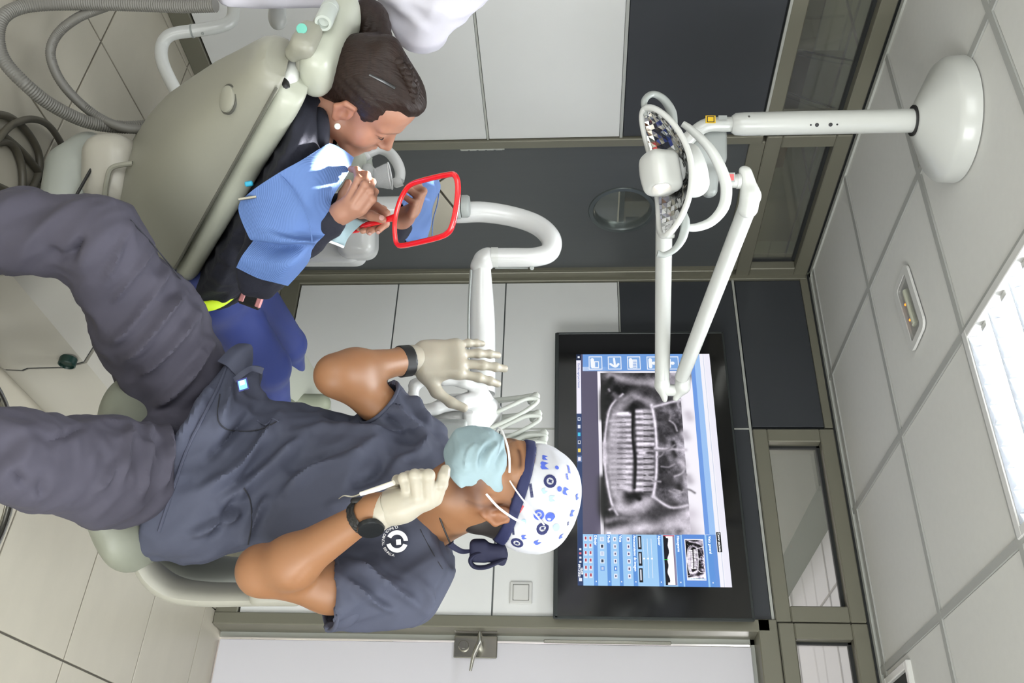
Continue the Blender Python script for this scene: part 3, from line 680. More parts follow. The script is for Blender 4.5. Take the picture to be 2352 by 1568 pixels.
# left toolbar
rc((1338, 800), (1645, 852), (112, 158, 222)); 
for k in range(28): rc((1338+k*2.2, 843), (1341+k*2.2, 852), (225, 232, 250), .6*(1-k/28))
for k, xx in enumerate((1352, 1396, 1440, 1485, 1528, 1572)):
    rc((xx, 819), (xx+32, 849), (238, 242, 252)); rc((xx+2, 821), (xx+30, 847), (128, 170, 226))
    if k == 1: gl([(xx+16, 838), (xx+14, 824)], 5.5, (245, 248, 255), False); gl([(xx+6, 836), (xx+17, 842), (xx+24, 836)], 6, (245, 248, 255), False)
    else: gl([(xx+8, 826), (xx+9, 842)], 9, (245, 248, 255), False); gl([(xx+16, 834), (xx+17, 834)], 9, (245, 248, 255), False)
    if k == 2: rc((xx+12, 826), (xx+24, 846), (240, 244, 252)); [rc((xx+14, 829+3.6*j), (xx+22, 830.4+3.6*j), (120, 160, 220)) for j in range(5)]
    if k == 0: rc((xx+12, 830), (xx+24, 846), (240, 244, 252)); rc((xx+15, 832), (xx+22, 843), (128, 170, 226))
# window bars: rows are level on the screen
def row(r0, r1, c0, c1, col): img[int(r0*NH):int(r1*NH), int(c0*NW):int(c1*NW)] = np.array(col)/255.
row(.855, .885, 0, .80, (112, 156, 228)); row(.885, .925, 0, 1, (158, 196, 244)); row(.925, .962, .0, 1, (245, 244, 252)); row(.962, 1, 0, 1, (240, 238, 250)); row(.951, .954, 0, 1, (190, 200, 225))
row(.885, .925, .80, 1, (104, 150, 222))
row(.93, .958, .79, .868, (20, 20, 24)); 
# right panel
row(.037, .885, .802, 1, (160, 205, 246))
PR = [(.862, .90, 'Vista general'), (.655, .69, 'Histograma'), (.532, .562, 'Ajustar'), (.366, .396, 'Procesamiento de imagen'), (.276, .30, 'Vista'), (.196, .222, 'Medir'), (.108, .135, 'Dibujar')]
for a, b, s in PR: row(a, b, .802, 1, (96, 150, 222)); row((a+b)/2-.004, (a+b)/2+.004, .982, .987, (235, 240, 252))
row(.70, .85, .80, 1, (92, 142, 220)); row(.715, .84, .818, .977, (248, 246, 255))
tb = img[ya:yb_, xa:xb_]; hh, ww = int(.115*NH), int(.15*NW); ii = np.linspace(0, tb.shape[0]-1, hh).astype(int); jj = np.linspace(0, tb.shape[1]-1, ww).astype(int)
img[int(.72*NH):int(.72*NH)+hh, int(.822*NW):int(.822*NW)+ww] = np.clip((tb[ii][:, jj]-.35)*1.8+.3, 0, 1)
row(.575, .65, .805, .995, (12, 12, 26)); 
for k in range(int(.19*NW)):
    q = k/(.19*NW); h0 = .600+.006*math.sin(q*7)+.004*math.sin(q*23)-(.0 if .05 < q < .95 else .012); c0 = int(.805*NW)+k; img[int(h0*NH):int(.638*NH), c0] = (1, .99, 1)
row(.575, .6, .898, .9005, (30, 235, 60)); row(.64, .65, .805, .995, (150, 140, 170)); row(.575, .65, .805, .807, (230, 40, 40))
for k in range(3): row(.492-.026*k, .4945-.026*k, .817, .97, (238, 242, 252)); row(.487-.026*k, .4995-.026*k, .893, .899, (255, 255, 255))
for k in range(3): row(.405, .428, .807+.063*k, .86+.063*k, (22, 24, 34)); row(.411, .421, .812+.063*k, .852+.063*k, (210, 214, 226))
for j in range(6): row(.33, .352, .812+.0285*j, .830+.0285*j, (240, 240, 252)); row(.337, .346, .817+.0285*j, .825+.0285*j, (90, 70, 110))
for j in range(6): row(.24, .262, .812+.0285*j, .830+.0285*j, (235, 238, 250) if j != 4 else (90, 140, 220)); row(.247, .256, .817+.0285*j, .825+.0285*j, (80, 80, 120) if j != 4 else (250, 250, 255))
for j in range(5): row(.152, .178, .812+.0285*j, .830+.0285*j, (225, 235, 250) if j != 4 else (110, 160, 230)); row(.158, .172, .815+.0285*j, .826+.0285*j, (60, 70, 90) if j % 2 else (200, 210, 235))
for i in range(2):
    for j in range(6): row(.045+.032*i, .066+.032*i, .811+.0285*j, .829+.0285*j, (226, 232, 246)); row(.050+.032*i, .061+.032*i, .812+.0285*j, .823+.0285*j, (180, 60, 80))
# task bar
row(0, .037, 0, 1, (30, 56, 104)); row(0, .037, .0, .028, (22, 36, 66)); row(.011, .026, .010, .019, (236, 240, 250)); row(.001, .036, .03, .285, (240, 236, 250))
for c_, col in ((.31, (230, 235, 245)), (.345, (225, 230, 240)), (.38, (60, 190, 225)), (.415, (210, 215, 225)), (.452, (245, 215, 90)), (.488, (245, 240, 250))): row(.009, .028, c_-.008, c_+.008, col)
row(.002, .035, .475, .503, (96, 116, 160)); row(.009, .028, .481, .497, (248, 240, 250)); row(.013, .024, .305, .315, (30, 56, 104)); row(.013, .024, .41, .42, (50, 60, 80))
for k in range(4): row(.012, .026, .858+.016*k, .866+.016*k, (235, 238, 246) if k != 1 else (235, 120, 130))
row(.008, .03, .972, .984, (238, 240, 250))
im = bpy.data.images.new('screen_picture', NW, NH); px = np.ones((NH, NW, 4), np.float32); px[..., :3] = np.clip(img, 0, 1); im.pixels.foreach_set(px.ravel()); im.pack()
ms = bpy.data.materials.new('lit_screen'); ms.use_nodes = True; nt = ms.node_tree; bs = nt.nodes['Principled BSDF']
ti = nt.nodes.new('ShaderNodeTexImage'); ti.image = im; nt.links.new(ti.outputs[0], bs.inputs['Emission Color']); bs.inputs['Emission Strength'].default_value = 1.0
bs.inputs['Base Color'].default_value = (.01, .01, .01, 1); bs.inputs['Roughness'].default_value = .15
so = part('screen', ([(sx0, YT-.0015, sz0), (sx1, YT-.0015, sz0), (sx1, YT-.0015, sz1), (sx0, YT-.0015, sz1)], [[0, 1, 2, 3]]), ms, tv, smooth=False)
uv = so.data.uv_layers.new(name='UVMap')
for l, co in zip(uv.data, ((0, 0), (1, 0), (1, 1), (0, 1))): l.uv = co
def spt(c_, r_): return V3(sx0+(sx1-sx0)*c_, YT-.0022, sz0+(sz1-sz0)*r_)
mtw = mat('screen_text_white', (250, 250, 255), .5, emit=(245, 248, 255), estr=1.); mtd = mat('screen_text_dark', (30, 60, 120), .5, emit=(40, 80, 150), estr=.8)
tx = [hull_text(s, .0135, spt(.806, (a+b)/2), (1, 0, 0), ZZ, None, 't', None, 'LEFT') for a, b, s in PR]
tx += [hull_text('16:09', .0125, spt(.945, .027), (1, 0, 0), ZZ, None, 't', None), hull_text('09/12/2021', .0115, spt(.945, .010), (1, 0, 0), ZZ, None, 't', None), hull_text('Cerrar paciente', .0115, spt(.829, .944), (1, 0, 0), ZZ, None, 't', None)]
part('screen_lettering', merge(*tx), mtw, tv, smooth=False, label='white lettering on the toolbars')
tx = [hull_text('Escribe aquí para buscar', .0125, spt(.045, .018), (1, 0, 0), ZZ, None, 't', None, 'LEFT')]
part('screen_lettering', merge(*tx), mtd, tv, smooth=False, label='blue grey lettering in the search box')
# ------------------------------------------------------------------ dental operating lamp
m_ivory = mat('white_gloss_plastic', (222, 224, 220), .28, gain=.86, coat=.3); m_grey = mat('pale_grey_plastic', (176, 181, 178), .35, gain=.8)
m_black = mat('black_rubber', (20, 20, 20), .5, gain=1.)
D0 = 2.66; ax0 = P(1900, 281, D0); LX, LY = ax0[0], ax0[1]
def onpole(px): # height on the pole axis for a photo column
    lo, hi = .5, 2.44
    for _ in range(40):
        m_ = (lo+hi)/2
        if proj(V3(LX, LY, m_))[0] < px: lo = m_
        else: hi = m_
    return lo
dl = thing('dental_lamp', 'white ceiling-hung dental operating lamp on jointed arms above the patient', 'dental lamp', (LX, LY, H))
zc = onpole(2098)
part('canopy', lathe((LX, LY, 0), ZZ, [(.040, zc), (.050, zc+.003), (.160, H-.055), (.172, H-.04), (.175, H)], 64), m_ivory, dl)
part('canopy_collar', lathe((LX, LY, 0), ZZ, [(.036, zc-.004), (.043, zc-.004), (.043, zc+.004), (.036, zc+.004)], 40), m_black, dl)
zb = onpole(1692)
part('drop_pole', lathe((LX, LY, 0), ZZ, [(.024, zb-.014), (.031, zb-.004), (.033, zb+.02), (.033, zc+.01)], 40), m_ivory, dl)
tw = nrm(CAM-V3(LX, LY, 1.9)); tw = nrm(V3(tw[0], tw[1], 0))
def sticker(px, r, ang): 
    z = onpole(px); d = nrm(tw*math.cos(ang)+RH*math.sin(ang)); return cyl(V3(LX, LY, z)+d*.030, V3(LX, LY, z)+d*.0342, r, 16)
for px_, r_ in ((1870, .0055), (1901, .0055), (1856, .0026), (1916, .0026)): part('pole_hole', sticker(px_, r_, .2), m_black, dl)
part('screw', sticker(1716, .003, -.6), mat('steel', (150, 150, 150), .3, metal=1.), dl)
el = [V3(LX, LY, zb+.0), V3(LX, LY, zb-.03), P(1622, 288, 2.66), P(1588, 312, 2.67), P(1560, 345, 2.68), P(1530, 372, 2.69)]
part('elbow_tube', tube(el, [.021, .021, .020, .020, .020, .022], 20), m_ivory, dl)
yl = mat('yellow_sticker', (232, 190, 20), .5, gain=1.)
sc_ = P(1632, 274, 2.64); part('warning_sticker', merge(setmi(obox(sc_, [RT, UP, -FW], (.0105, .014, .0012), .0), 0), setmi(obox(sc_-FW*.0006, [RT, UP, -FW], (.0085, .0105, .0012), .0), 1), setmi(obox(sc_-FW*.0012, [RT, UP, -FW], (.0062, .008, .0012), .0), 0)), [yl, m_black], dl, smooth=False)
part('maker_plate', obox(P(1660, 270, 2.64), [RT, UP, -FW], (.006, .012, .001), .0), m_grey, dl, smooth=False)
part('power_box', sdf([rbox(P(1632, 338, 2.72), (W(44, 2.72), W(36, 2.72), .03), [RT, UP, FW], .02), cap_(P(1615, 330, 2.72), P(1580, 350, 2.7), .03)], .006, .03), m_grey, dl)
part('power_box', sdf([rbox(P(1630, 425, 2.72), (W(28, 2.72), W(16, 2.72), .03), [RT, UP, FW], .016), cap_(P(1630, 400, 2.72), P(1625, 350, 2.72), .022)], .006, .03), m_grey, dl)
A0, A1 = P(1527, 360, 2.66), P(1521, 872, 2.98)
part('horizontal_arm', tube([A0, (A0+A1)/2, A1], [.0255, .0250, .0235], 20, flat=(UP, .98)), m_ivory, dl)
part('arm_groove', tube([A0-FW*.0235+UP*.004, A1-FW*.0218+UP*.004], .0035, 8), m_grey, dl)
part('elbow_cap', sdf([cap_(P(1521, 868, 2.98), P(1521, 885, 2.98), .0235), cap_(P(1521, 885, 2.98), P(1527, 918, 2.98), .022, .009)], .004, .01), m_ivory, dl)
part('elbow_pivot', cyl(P(1528, 896, 2.98), P(1566, 896, 2.98), .0185, 24), m_ivory, dl)
part('elbow_cap', sdf([cap_(P(1568, 870, 2.98), P(1568, 888, 2.97), .024), cap_(P(1566, 888, 2.97), P(1552, 915, 2.98), .021, .010)], .004, .01), m_ivory, dl)
B0, B1 = P(1566, 866, 2.96), P(1716, 478, 2.42)
part('spring_arm', tube([B0, (B0+B1)/2, B1], [.022, .0235, .0235], 20), m_ivory, dl)
part('arm_groove', tube([B0-FW*.020+RT*.006, B1-FW*.0215+RT*.006], .003, 8), m_grey, dl)
part('knuckle', sdf([cap_(P(1718, 478, 2.40), P(1724, 450, 2.38), .026, .024), cap_(P(1722, 450, 2.38), P(1708, 392, 2.38), .022, .013), cap_(P(1735, 450, 2.38), P(1718, 395, 2.38), .012, .010)], .004, .012), m_ivory, dl)
part('axle', merge(cyl(P(1700, 416, 2.38), P(1692, 416, 2.38), .019, 24), cyl(P(1692, 416, 2.38), P(1660, 416, 2.38), .0175, 24)), m_ivory, dl)
part('label_plate', merge(setmi(obox(P(1679, 407, 2.35), [RT, UP, -FW], (.0115, .010, .001), 0), 0), setmi(obox(P(1679, 407, 2.349), [RT, UP, -FW], (.008, .007, .001), 0), 1)), [m_grey, mat('red_print', (205, 90, 90), .5)], dl, smooth=False)
yk = [P(1568, 284, 2.36), P(1590, 300, 2.355), P(1628, 338, 2.345), P(1655, 385, 2.34), P(1668, 430, 2.34), P(1662, 475, 2.335), P(1635, 508, 2.33), P(1600, 522, 2.32), P(1572, 522, 2.31)]
part('yoke', tube(yk, [.008, .010, .012, .0138, .0145, .014, .012, .0105, .0085], 18), m_ivory, dl)
# lamp head
HC = P(1556, 395, 2.30); AIM = P(788, 370, 1.90); nn = nrm(AIM-HC); la = nrm(P(1506, 540, 2.27)-P(1486, 248, 2.33)); la = nrm(la-nn*(la @ nn)); lc = np.cross(nn, la)
if lc @ FW > 0: lc = -lc
LL = .160
def hp(s, t, off=0.):   # s along the head, t across; a shallow two lobed dish opening towards the patient
    w = .072*math.sqrt(max(0, 1-abs(s)**2.6))*(1-.12*abs(s)); return HC + la*s*LL + lc*t*w + nn*(.052*s*s+.020*t*t-.004+off)
def dish(off, n1=18, n2=8): 
    return [[hp(s, t, off) for t in np.linspace(-1, 1, n2+1)] for s in np.sin(np.linspace(-math.pi/2*.985, math.pi/2*.985, n1+1))]
def gridgeo(Gd):
    a, b = len(Gd), len(Gd[0]); V = np.array(Gd).reshape(-1, 3); return V, [[i*b+j, i*b+j+1, (i+1)*b+j+1, (i+1)*b+j] for i in range(a-1) for j in range(b-1)]
inner = dish(.004, 30, 10); V, F = gridgeo(inner)
m_mir = mat('faceted_mirror', (235, 236, 245), .06, metal=1., gain=1.1)
Fm = []; Vm = []; rq = np.random.default_rng(5)
for f in F:  # each facet its own plate, tilted a little
    p = V[f]; c_ = p.mean(0); j = rq.normal(0, .0009, 4); Vm += list(p+nn*j[:, None]); k = len(Vm)-4; Fm.append([k, k+1, k+2, k+3])
part('faceted_reflector', (Vm, Fm), m_mir, dl, smooth=False)
back = dish(-.004, 30, 10); Vb, Fb = gridgeo(back)
b_ = len(back[0]); a_ = len(back); rim = [back[0][j] for j in range(b_)]+[back[i][-1] for i in range(1, a_)]+[back[-1][j] for j in range(b_-2, -1, -1)]+[back[i][0] for i in range(a_-2, 0, -1)]
part('shell', merge((Vb, [f[::-1] for f in Fb]), tube([p+nn*.003 for p in rim[::2]], .0075, 10, 2, True)), m_ivory, dl)
part('rear_housing', sdf([ell(HC-nn*.030-la*.002, (.060, .044, .045), [la, lc, nn]), cap_(HC-nn*.05-la*.05, HC-nn*.055+la*.03, .022, .028)], .005, .03), m_ivory, dl)
part('light_module', sdf([rbox(HC+nn*.050+la*.004, (.052, .041, .040), [la, lc, nn], .022), ell(HC+nn*.075, (.044, .036, .02), [la, lc, nn])], .004, .02, sub=[ell(HC+nn*.068+la*.052+lc*.012, (.018, .026, .022), [la, lc, nn])]), m_ivory, dl)
part('lamp_lens', sdf([ell(HC+nn*.060+la*.040+lc*.010, (.008, .020, .016), [la, lc, nn])], .002, .01), mat('glowing_lens', (255, 240, 230), .3, emit=(255, 236, 222), estr=2.2), dl)
part('handle', tube([P(1484, 266, 2.30), P(1480, 232, 2.30), P(1499, 216, 2.31), P(1524, 228, 2.32), P(1543, 258, 2.33), P(1548, 292, 2.33)], [.006, .008, .008, .010, .0115, .009], 14), m_grey, dl)
part('handle', tube([P(1568, 486, 2.27), P(1574, 510, 2.26), P(1568, 545, 2.25), P(1550, 572, 2.25), P(1526, 585, 2.25), P(1510, 582, 2.25)], [.008, .011, .0105, .008, .007, .0085], 14), m_grey, dl)
sl_ = bpy.data.lights.new('lamp_beam', 'SPOT'); sl_.energy = 1000; sl_.spot_size = math.radians(7.4); sl_.spot_blend = .55; sl_.shadow_soft_size = .02; sl_.color = (1, .98, 1)
so_ = bpy.data.objects.new('lamp_beam', sl_); COL.objects.link(so_); so_.location = HC+nn*.10; so_.rotation_euler = Vector(nrm(AIM-(HC+nn*.1))).to_track_quat('-Z', 'Y').to_euler()
so_.parent = dl; so_.location = Vector(HC+nn*.10-origin(dl))
# ------------------------------------------------------------------ patient chair
m_shell = mat('grey_beige_shell', (163, 162, 148), .42, gain=.72); m_cush = mat('pale_upholstery', (188, 191, 176), .38, gain=.82, coat=.1)
m_base = mat('warm_white_housing', (186, 182, 170), .4, gain=.8)
ch = thing('dental_chair', 'reclined dental chair with grey-beige shell back and padded headrest under the woman', 'dental chair', (1.1, -1.7, 0))
E0, E1 = P(422, 640, 2.30), P(672, 212, 1.80); LB = nrm(E1-E0); LN = np.linalg.norm(E1-E0); NB = nrm(np.cross(WX, LB)); 
if NB[2] > 0: NB = -NB
def wd(s): return float(np.interp(s, [0, .08, .3, .6, .85, 1], [.17, .205, .205, .16, .105, .072]))
def td(s): return float(np.interp(s, [-.1, 0, .12, .3, .6, .85, 1, 1.1], [.10, .16, .19, .175, .12, .075, .055, .04]))
def cl(s): return E0+(E1-E0)*s
def bring(s, k=1., n0=.028, e=.75):
    c = cl(s)-WX*wd(s); w = wd(s)*k; t = td(s)*k; out = []
    for a in np.linspace(0, math.pi, 25):
        ca, sa = math.cos(a), math.sin(a); out.append(c + WX*w*math.copysign(abs(ca)**e, ca) + NB*(n0+t*abs(sa)**e))
    out += [c - WX*w*q + NB*(n0-.006) for q in (.9, .4, -.4, -.9)]
    return out
ss = [(-.02, .80), (.0, .92), (.03, .985), (.08, 1), (.15, 1), (.25, 1), (.35, 1), (.5, 1), (.65, 1), (.8, 1), (.9, .99), (.96, .96), (.99, .88), (1.005, .7)]
part('backrest_shell', loft([bring(s, k) for s, k in ss]), m_shell, ch)
def cring(s, k=1.):
    c = cl(s)-WX*wd(s); w = wd(s)*k+.006; out = []
    for a in np.arange(28)*2*math.pi/28:
        ca, sa = math.cos(a), math.sin(a); out.append(c + WX*w*math.copysign(abs(ca)**.35, ca) + NB*(-.003+.033*math.copysign(abs(sa)**.8, sa)*k**.3))
    return out
part('backrest_cushion', loft([cring(s, k) for s, k in [(-.045, .7), (-.03, .86), (-.005, .96), (.03, 1), (.1, 1), (.25, 1), (.4, 1), (.55, 1), (.7, 1), (.82, 1), (.90, .98), (.945, .9), (.965, .78), (.972, .6)]]), m_cush, ch)
part('piping', tube([cl(s)+WX*(wd(s)*.005)+NB*.030 for s in np.linspace(0, .99, 14)], .003, 6, 2), mat('dark_piping', (84, 84, 76), .6), ch)
def onback(px, py):   # point of the shell's rear surface under a photograph pixel
    d = nrm(P(px, py, 1.)-CAM); best = None
    for t in np.arange(1.5, 2.8, .004):
        q = CAM+d*t; s = ((q-E0) @ LB)/LN; 
        if not 0 <= s <= 1: continue
        r = q-(cl(s)-WX*wd(s)); x = abs(r @ WX)/wd(s); y = (r @ NB-.028)/td(s)
        if y > 0 and x < 1 and x**(1/.75*1.0)+0 <= 1 and (x**(2/.75)+y**(2/.75)) < 1: return q
    return CAM+d*2.0
bc = onback(524, 228); bn = nrm(np.cross(onback(544, 228)-onback(504, 228), onback(524, 248)-onback(524, 208))); bn = bn if bn @ FW < 0 else -bn
part('round_cap', lathe(bc-bn*.003, bn, [(.001, .012), (.020, .0115), (.026, .008), (.027, 0)], 36), m_shell, ch)
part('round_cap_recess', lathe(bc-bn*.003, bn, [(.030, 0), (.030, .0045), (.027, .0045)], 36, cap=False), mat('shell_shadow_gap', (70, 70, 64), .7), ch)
hr = [P(708, 192, 1.84), P(804, 14, 1.98)]; hu = nrm(hr[1]-hr[0]); hn = nrm(np.cross(hu, FW)); 
if hn @ UP < 0: hn = -hn
hc_ = (hr[0]+hr[1])/2; ht = np.cross(hu, hn)
part('headrest_cushion', sdf([rbox(hc_, (.116, .029, .058), [hu, hn, ht], .0285), ell(hc_+hn*.006, (.112, .033, .056), [hu, hn, ht])], .006, .03), m_cush, ch)
part('headrest_back', sdf([rbox(hc_-hn*.026, (.105, .012, .050), [hu, hn, ht], .013)], .005, .01), m_shell, ch)
part('headrest_bracket', sdf([rbox(P(704, 90, 1.815), (.040, .024, .022), [hu, hn, ht], .018), cap_(P(675, 122, 1.83), P(695, 108, 1.82), .018)], .005, .02), m_shell, ch)
part('headrest_knob', lathe(P(760, 14, 1.87), nrm(P(738, 62, 1.80)-P(760, 14, 1.87)), [(.016, 0), (.0175, .004), (.0175, .020), (.0165, .021), (.0165, .024), (.0175, .025), (.0175, .075), (.016, .079), (.011, .079), (.010, .070), (.0005, .069)], 32), mat('grey_knob', (160, 166, 160), .35), ch)
part('headrest_knuckle', sdf([cap_(P(672, 135, 1.90), P(668, 178, 1.85), .022, .016), cap_(P(656, 190, 1.84), P(672, 150, 1.86), .012)], .004, .012), m_ivory, ch)
part('bracket_slot', sdf([cap_(P(655, 200, 1.83), P(652, 165, 1.85), .010)], .004, .01), m_black, ch)
part('green_badge', lathe(P(693, 66, 1.792), -FW, [(.001, .002), (.010, .0015), (.0105, 0)], 20), mat('teal_badge', (90, 160, 145), .4), ch)
# seat, legrest, base
part('seat_cushion', sdf([cap_(V3(1.05, -1.66, .33), V3(1.10, -1.20, .42), .19, .15, (ZZ, .24)), cap_(V3(1.10, -1.2, .42), V3(1.12, -.72, .50), .14, .11, (ZZ, .3)), cap_(V3(1.05, -1.72, .33), V3(1.05, -1.6, .33), .2, .2, (ZZ, .3))], .012, .05), m_cush, ch)
part('seat_shell', sdf([cap_(V3(1.07, -1.60, .27), V3(1.08, -1.25, .34), .16, .15, (ZZ, .28)), rbox(V3(1.08, -1.66, .27), (.12, .10, .05), r=.05)], .012, .05), mat('dark_underside', (48, 47, 46), .6), ch)
fe = P(738, 948, 3.02)
part('footrest_pad', sdf([cap_(fe-RH*.03, fe-RH*.03-UP*.18, .032), cap_(fe-RH*.03-UP*.1-FW*.1, fe-UP*.1+FW*.1-RH*.03, .03)], .008, .03), mat('olive_grey_pad', (122, 126, 108), .5), ch)
part('lift_column', sdf([rbox(P(262, 395, 2.24), (.062, .085, .075), [UP, RT, FW], .05)], .007, .02), m_base, ch)
part('column_band', tube([P(240, 455, 2.17), P(245, 418, 2.155), P(258, 385, 2.15), P(305, 375, 2.15)], .006, 8), m_shell, ch)
part('lift_motor_cover', sdf([cap_(P(160, 385, 2.26), P(150, 470, 2.2), .055), rbox(P(190, 420, 2.27), (.045, .06, .05), [UP, RT, FW], .03), cap_(P(205, 350, 2.28), P(165, 450, 2.24), .05)], .007, .03), mat('pale_motor_cover', (172, 176, 168), .4, gain=.8), ch)
part('cover_gap', tube([P(222, 366, 2.185), P(196, 412, 2.155), P(168, 462, 2.13)], .0035, 8), m_black, ch)
# base housing: side runs along the wall direction at x = 1.5
def sect(y, k=1., top=.20): return [V3(1.36, y, .0), V3(1.500, y, 0), V3(1.506, y, .012), V3(1.508, y, .055), V3(1.502, y, .066), V3(1.500, y, .150), V3(1.485, y, top), V3(1.44, y, top+.012), V3(1.36, y, top+.012)]
ys_ = [-2.0, -1.95, -1.9, -1.75, -1.655]
part('base_housing', loft([sect(y, 1, .20) for y in ys_]), m_base, ch)
part('base_housing', loft([sect(y, 1, .205) for y in (-1.648, -1.5, -1.3, -1.1, -.95)]), m_base, ch, label='rear section of the white floor housing')
part('housing_gap', loft([[p*V3(.9985, 1, .985) for p in sect(y, 1, .20)] for y in (-1.656, -1.647)]), m_gap, ch)
k0 = onplane(155, 832, V3(1, 0, 0), 1.503)
part('green_plug', lathe(k0, V3(1, 0, 0), [(.020, -.01), (.020, .007), (.017, .009), (.015, .004), (.001, .004)], 28), mat('dark_green_plug', (10, 45, 38), .35, gain=1.), ch)
arm_pts = [P(5, 668, 2.02), P(60, 708, 2.07), P(80, 716, 2.09), P(215, 836, 2.3), P(312, 882, 2.42), P(330, 850, 2.44), P(225, 752, 2.30), P(180, 690, 2.22), P(130, 610, 2.12), P(60, 590, 2.05), P(10, 600, 2.0), P(2, 640, 2.0)]
nar = nrm(np.cross(P(215, 836, 2.3)-P(5, 668, 2.02), P(130, 610, 2.12)-P(5, 668, 2.02))); nar = nar if nar @ FW < 0 else -nar
am = sum(arm_pts)/len(arm_pts); arm_pts = [p-nar*((p-am) @ nar) for p in arm_pts]
cr_ = np.cross(arm_pts[3]-arm_pts[0], arm_pts[8]-arm_pts[0]) @ nar
if cr_ < 0: arm_pts = arm_pts[::-1]
part('lift_arm_cover', prism(arm_pts, nar, .12, .006), m_base, ch)
part('arm_cover_side', sdf([rbox(P(190, 690, 2.5), (.16, .05, .12), [nrm(P(300, 870, 2.5)-P(100, 600, 2.3)), nar, nrm(np.cross(nrm(P(300, 870, 2.5)-P(100, 600, 2.3)), nar))], .03)], .01, .02), m_shell, ch)
# far side handrail with its joint
rail = thing('assistant_rail', 'white bent tubular rail beyond the chair back, in front of the wall base', 'rail', P(400, 200, 2.45))
part('rail_tube', tube([P(425, 245, 2.42), P(402, 205, 2.43), P(374, 145, 2.45), P(372, 105, 2.46), P(392, 80, 2.46), P(440, 71, 2.47)], .0165, 18), m_ivory, rail)
part('rail_tube', tube([P(442, 71, 2.47), P(500, 62, 2.48), P(530, 48, 2.49), P(537, 22, 2.50), P(533, -30, 2.5)], .0168, 18), m_ivory, rail)
part('rail_joint', cyl(P(440, 71.5, 2.47), P(444, 71, 2.47), .0178, 20), m_grey, rail)
part('rail_button', lathe(P(465, 77, 2.44), -FW+RT*.4, [(.004, 0), (.003, .003), (.0005, .004)], 12), m_grey, rail)
part('handset_end', sdf([cap_(P(636, -40, 2.4), P(638, 40, 2.4), .024, .021), cap_(P(636, 40, 2.4), P(638, 50, 2.4), .021)], .004, .01), m_ivory, rail)
# ------------------------------------------------------------------ suction hoses
m_hose = mat('grey_hose', (118, 116, 110), .5, gain=.75); m_hose2 = mat('olive_hose', (92, 87, 74), .5, gain=.7)
h1 = thing('suction_hose', 'thick ribbed grey suction hose sweeping in a wide arc behind the reclined chair back', 'hose', P(100, 200, 2.2))
part('ribbed_tube', tube([P(495, 12, 2.10), P(420, 14, 2.12), P(300, 10, 2.14), P(160, 8, 2.15), P(60, 14, 2.12), P(8, 38, 2.08), P(-6, 85, 2.07), P(10, 140, 2.08), P(60, 195, 2.10), P(120, 242, 2.15), P(200, 280, 2.22), P(280, 292, 2.28), P(345, 290, 2.32), P(400, 296, 2.36)], .0158, 14, 14, rib=(.0056, .0014)), m_hose, h1)
h2 = thing('suction_hose', 'thinner ribbed grey suction hose looping inside the thick one', 'hose', P(150, 200, 2.2))
part('ribbed_tube', tube([P(300, -6, 2.14), P(235, 18, 2.16), P(180, 40, 2.17), P(135, 75, 2.18), P(116, 118, 2.18), P(130, 170, 2.19), P(165, 218, 2.21), P(220, 265, 2.24), P(280, 292, 2.25), P(345, 300, 2.28), P(400, 310, 2.34)], .0115, 12, 12, rib=(.0046, .0009)), m_hose, h2)
fr = .012
def fp(px, py): 
    d = P(px, py, 1.)-CAM; return CAM+d*((fr-CAM[2])/d[2])
h3 = thing('floor_hose', 'dull olive hose coiled on the floor tiles beside the chair base', 'hose', fp(60, 350))
part('hose_loop', tube([fp(112, 450), fp(98, 410), fp(70, 370), fp(30, 330), fp(-20, 300), fp(-60, 330), fp(-40, 400), fp(10, 435), fp(60, 445), fp(88, 400), fp(88, 350), fp(60, 300), fp(20, 268), fp(-20, 262)], .0095, 12), m_hose2, h3)
part('hose_loop', tube([fp(-30, 330)+ZZ*.02, fp(5, 290)+ZZ*.02, fp(50, 274)+ZZ*.02, fp(90, 285)+ZZ*.02, fp(125, 320)+ZZ*.012, fp(150, 355), fp(175, 400)], .0088, 12), m_hose2, h3)
part('hose_loop', tube([fp(-40, 340), fp(15, 325), fp(40, 350), fp(52, 400), fp(48, 450), fp(20, 500)], .0095, 12), m_hose2, h3)
# ------------------------------------------------------------------ delivery pole, arm, instrument head
m_wg = mat('bright_white_plastic', (228, 229, 228), .25, gain=.9, coat=.4)
da = thing('delivery_arm', 'white swan-neck arm rising behind the hand mirror and reaching toward the instrument tray', 'delivery arm', P(860, 475, 2.55)*V3(1, 1, 0))
pb = P(1060, 474, 2.55); pz = pb*V3(1, 1, 0)
part('post', merge(cyl(V3(pz[0], pz[1], .05), V3(pz[0], pz[1], pb[2]-.02), .030, 32)), m_wg, da)
part('post_foot', lathe(V3(pz[0], pz[1], 0), ZZ, [(.11, 0), (.11, .03), (.05, .06), (.031, .08)], 32), m_wg, da)
part('post_cap', merge(lathe(V3(pz[0], pz[1], 0), ZZ, [(.0315, pb[2]-.16), (.034, pb[2]-.15), (.034, pb[2]-.005), (.030, pb[2]+.0)], 36)), m_grey, da)
part('cap_disc', lathe(V3(pz[0], pz[1], 0), ZZ, [(.031, pb[2]+.002), (.031, pb[2]+.016), (.027, pb[2]+.022), (.001, pb[2]+.023)], 36), m_grey, da)
sw_ = [V3(pz[0], pz[1], pb[2]-.12)+FW*.03, P(1040, 488, 2.60), P(1110, 487, 2.62), P(1180, 498, 2.62), P(1235, 518, 2.60), P(1265, 548, 2.57), P(1262, 578, 2.55), P(1230, 590, 2.54), P(1180, 591, 2.54), P(1132, 591, 2.54)]
part('swan_neck', tube(sw_, [.028, .029, .029, .028, .028, .028, .027, .026, .026, .026], 24), m_wg, da)
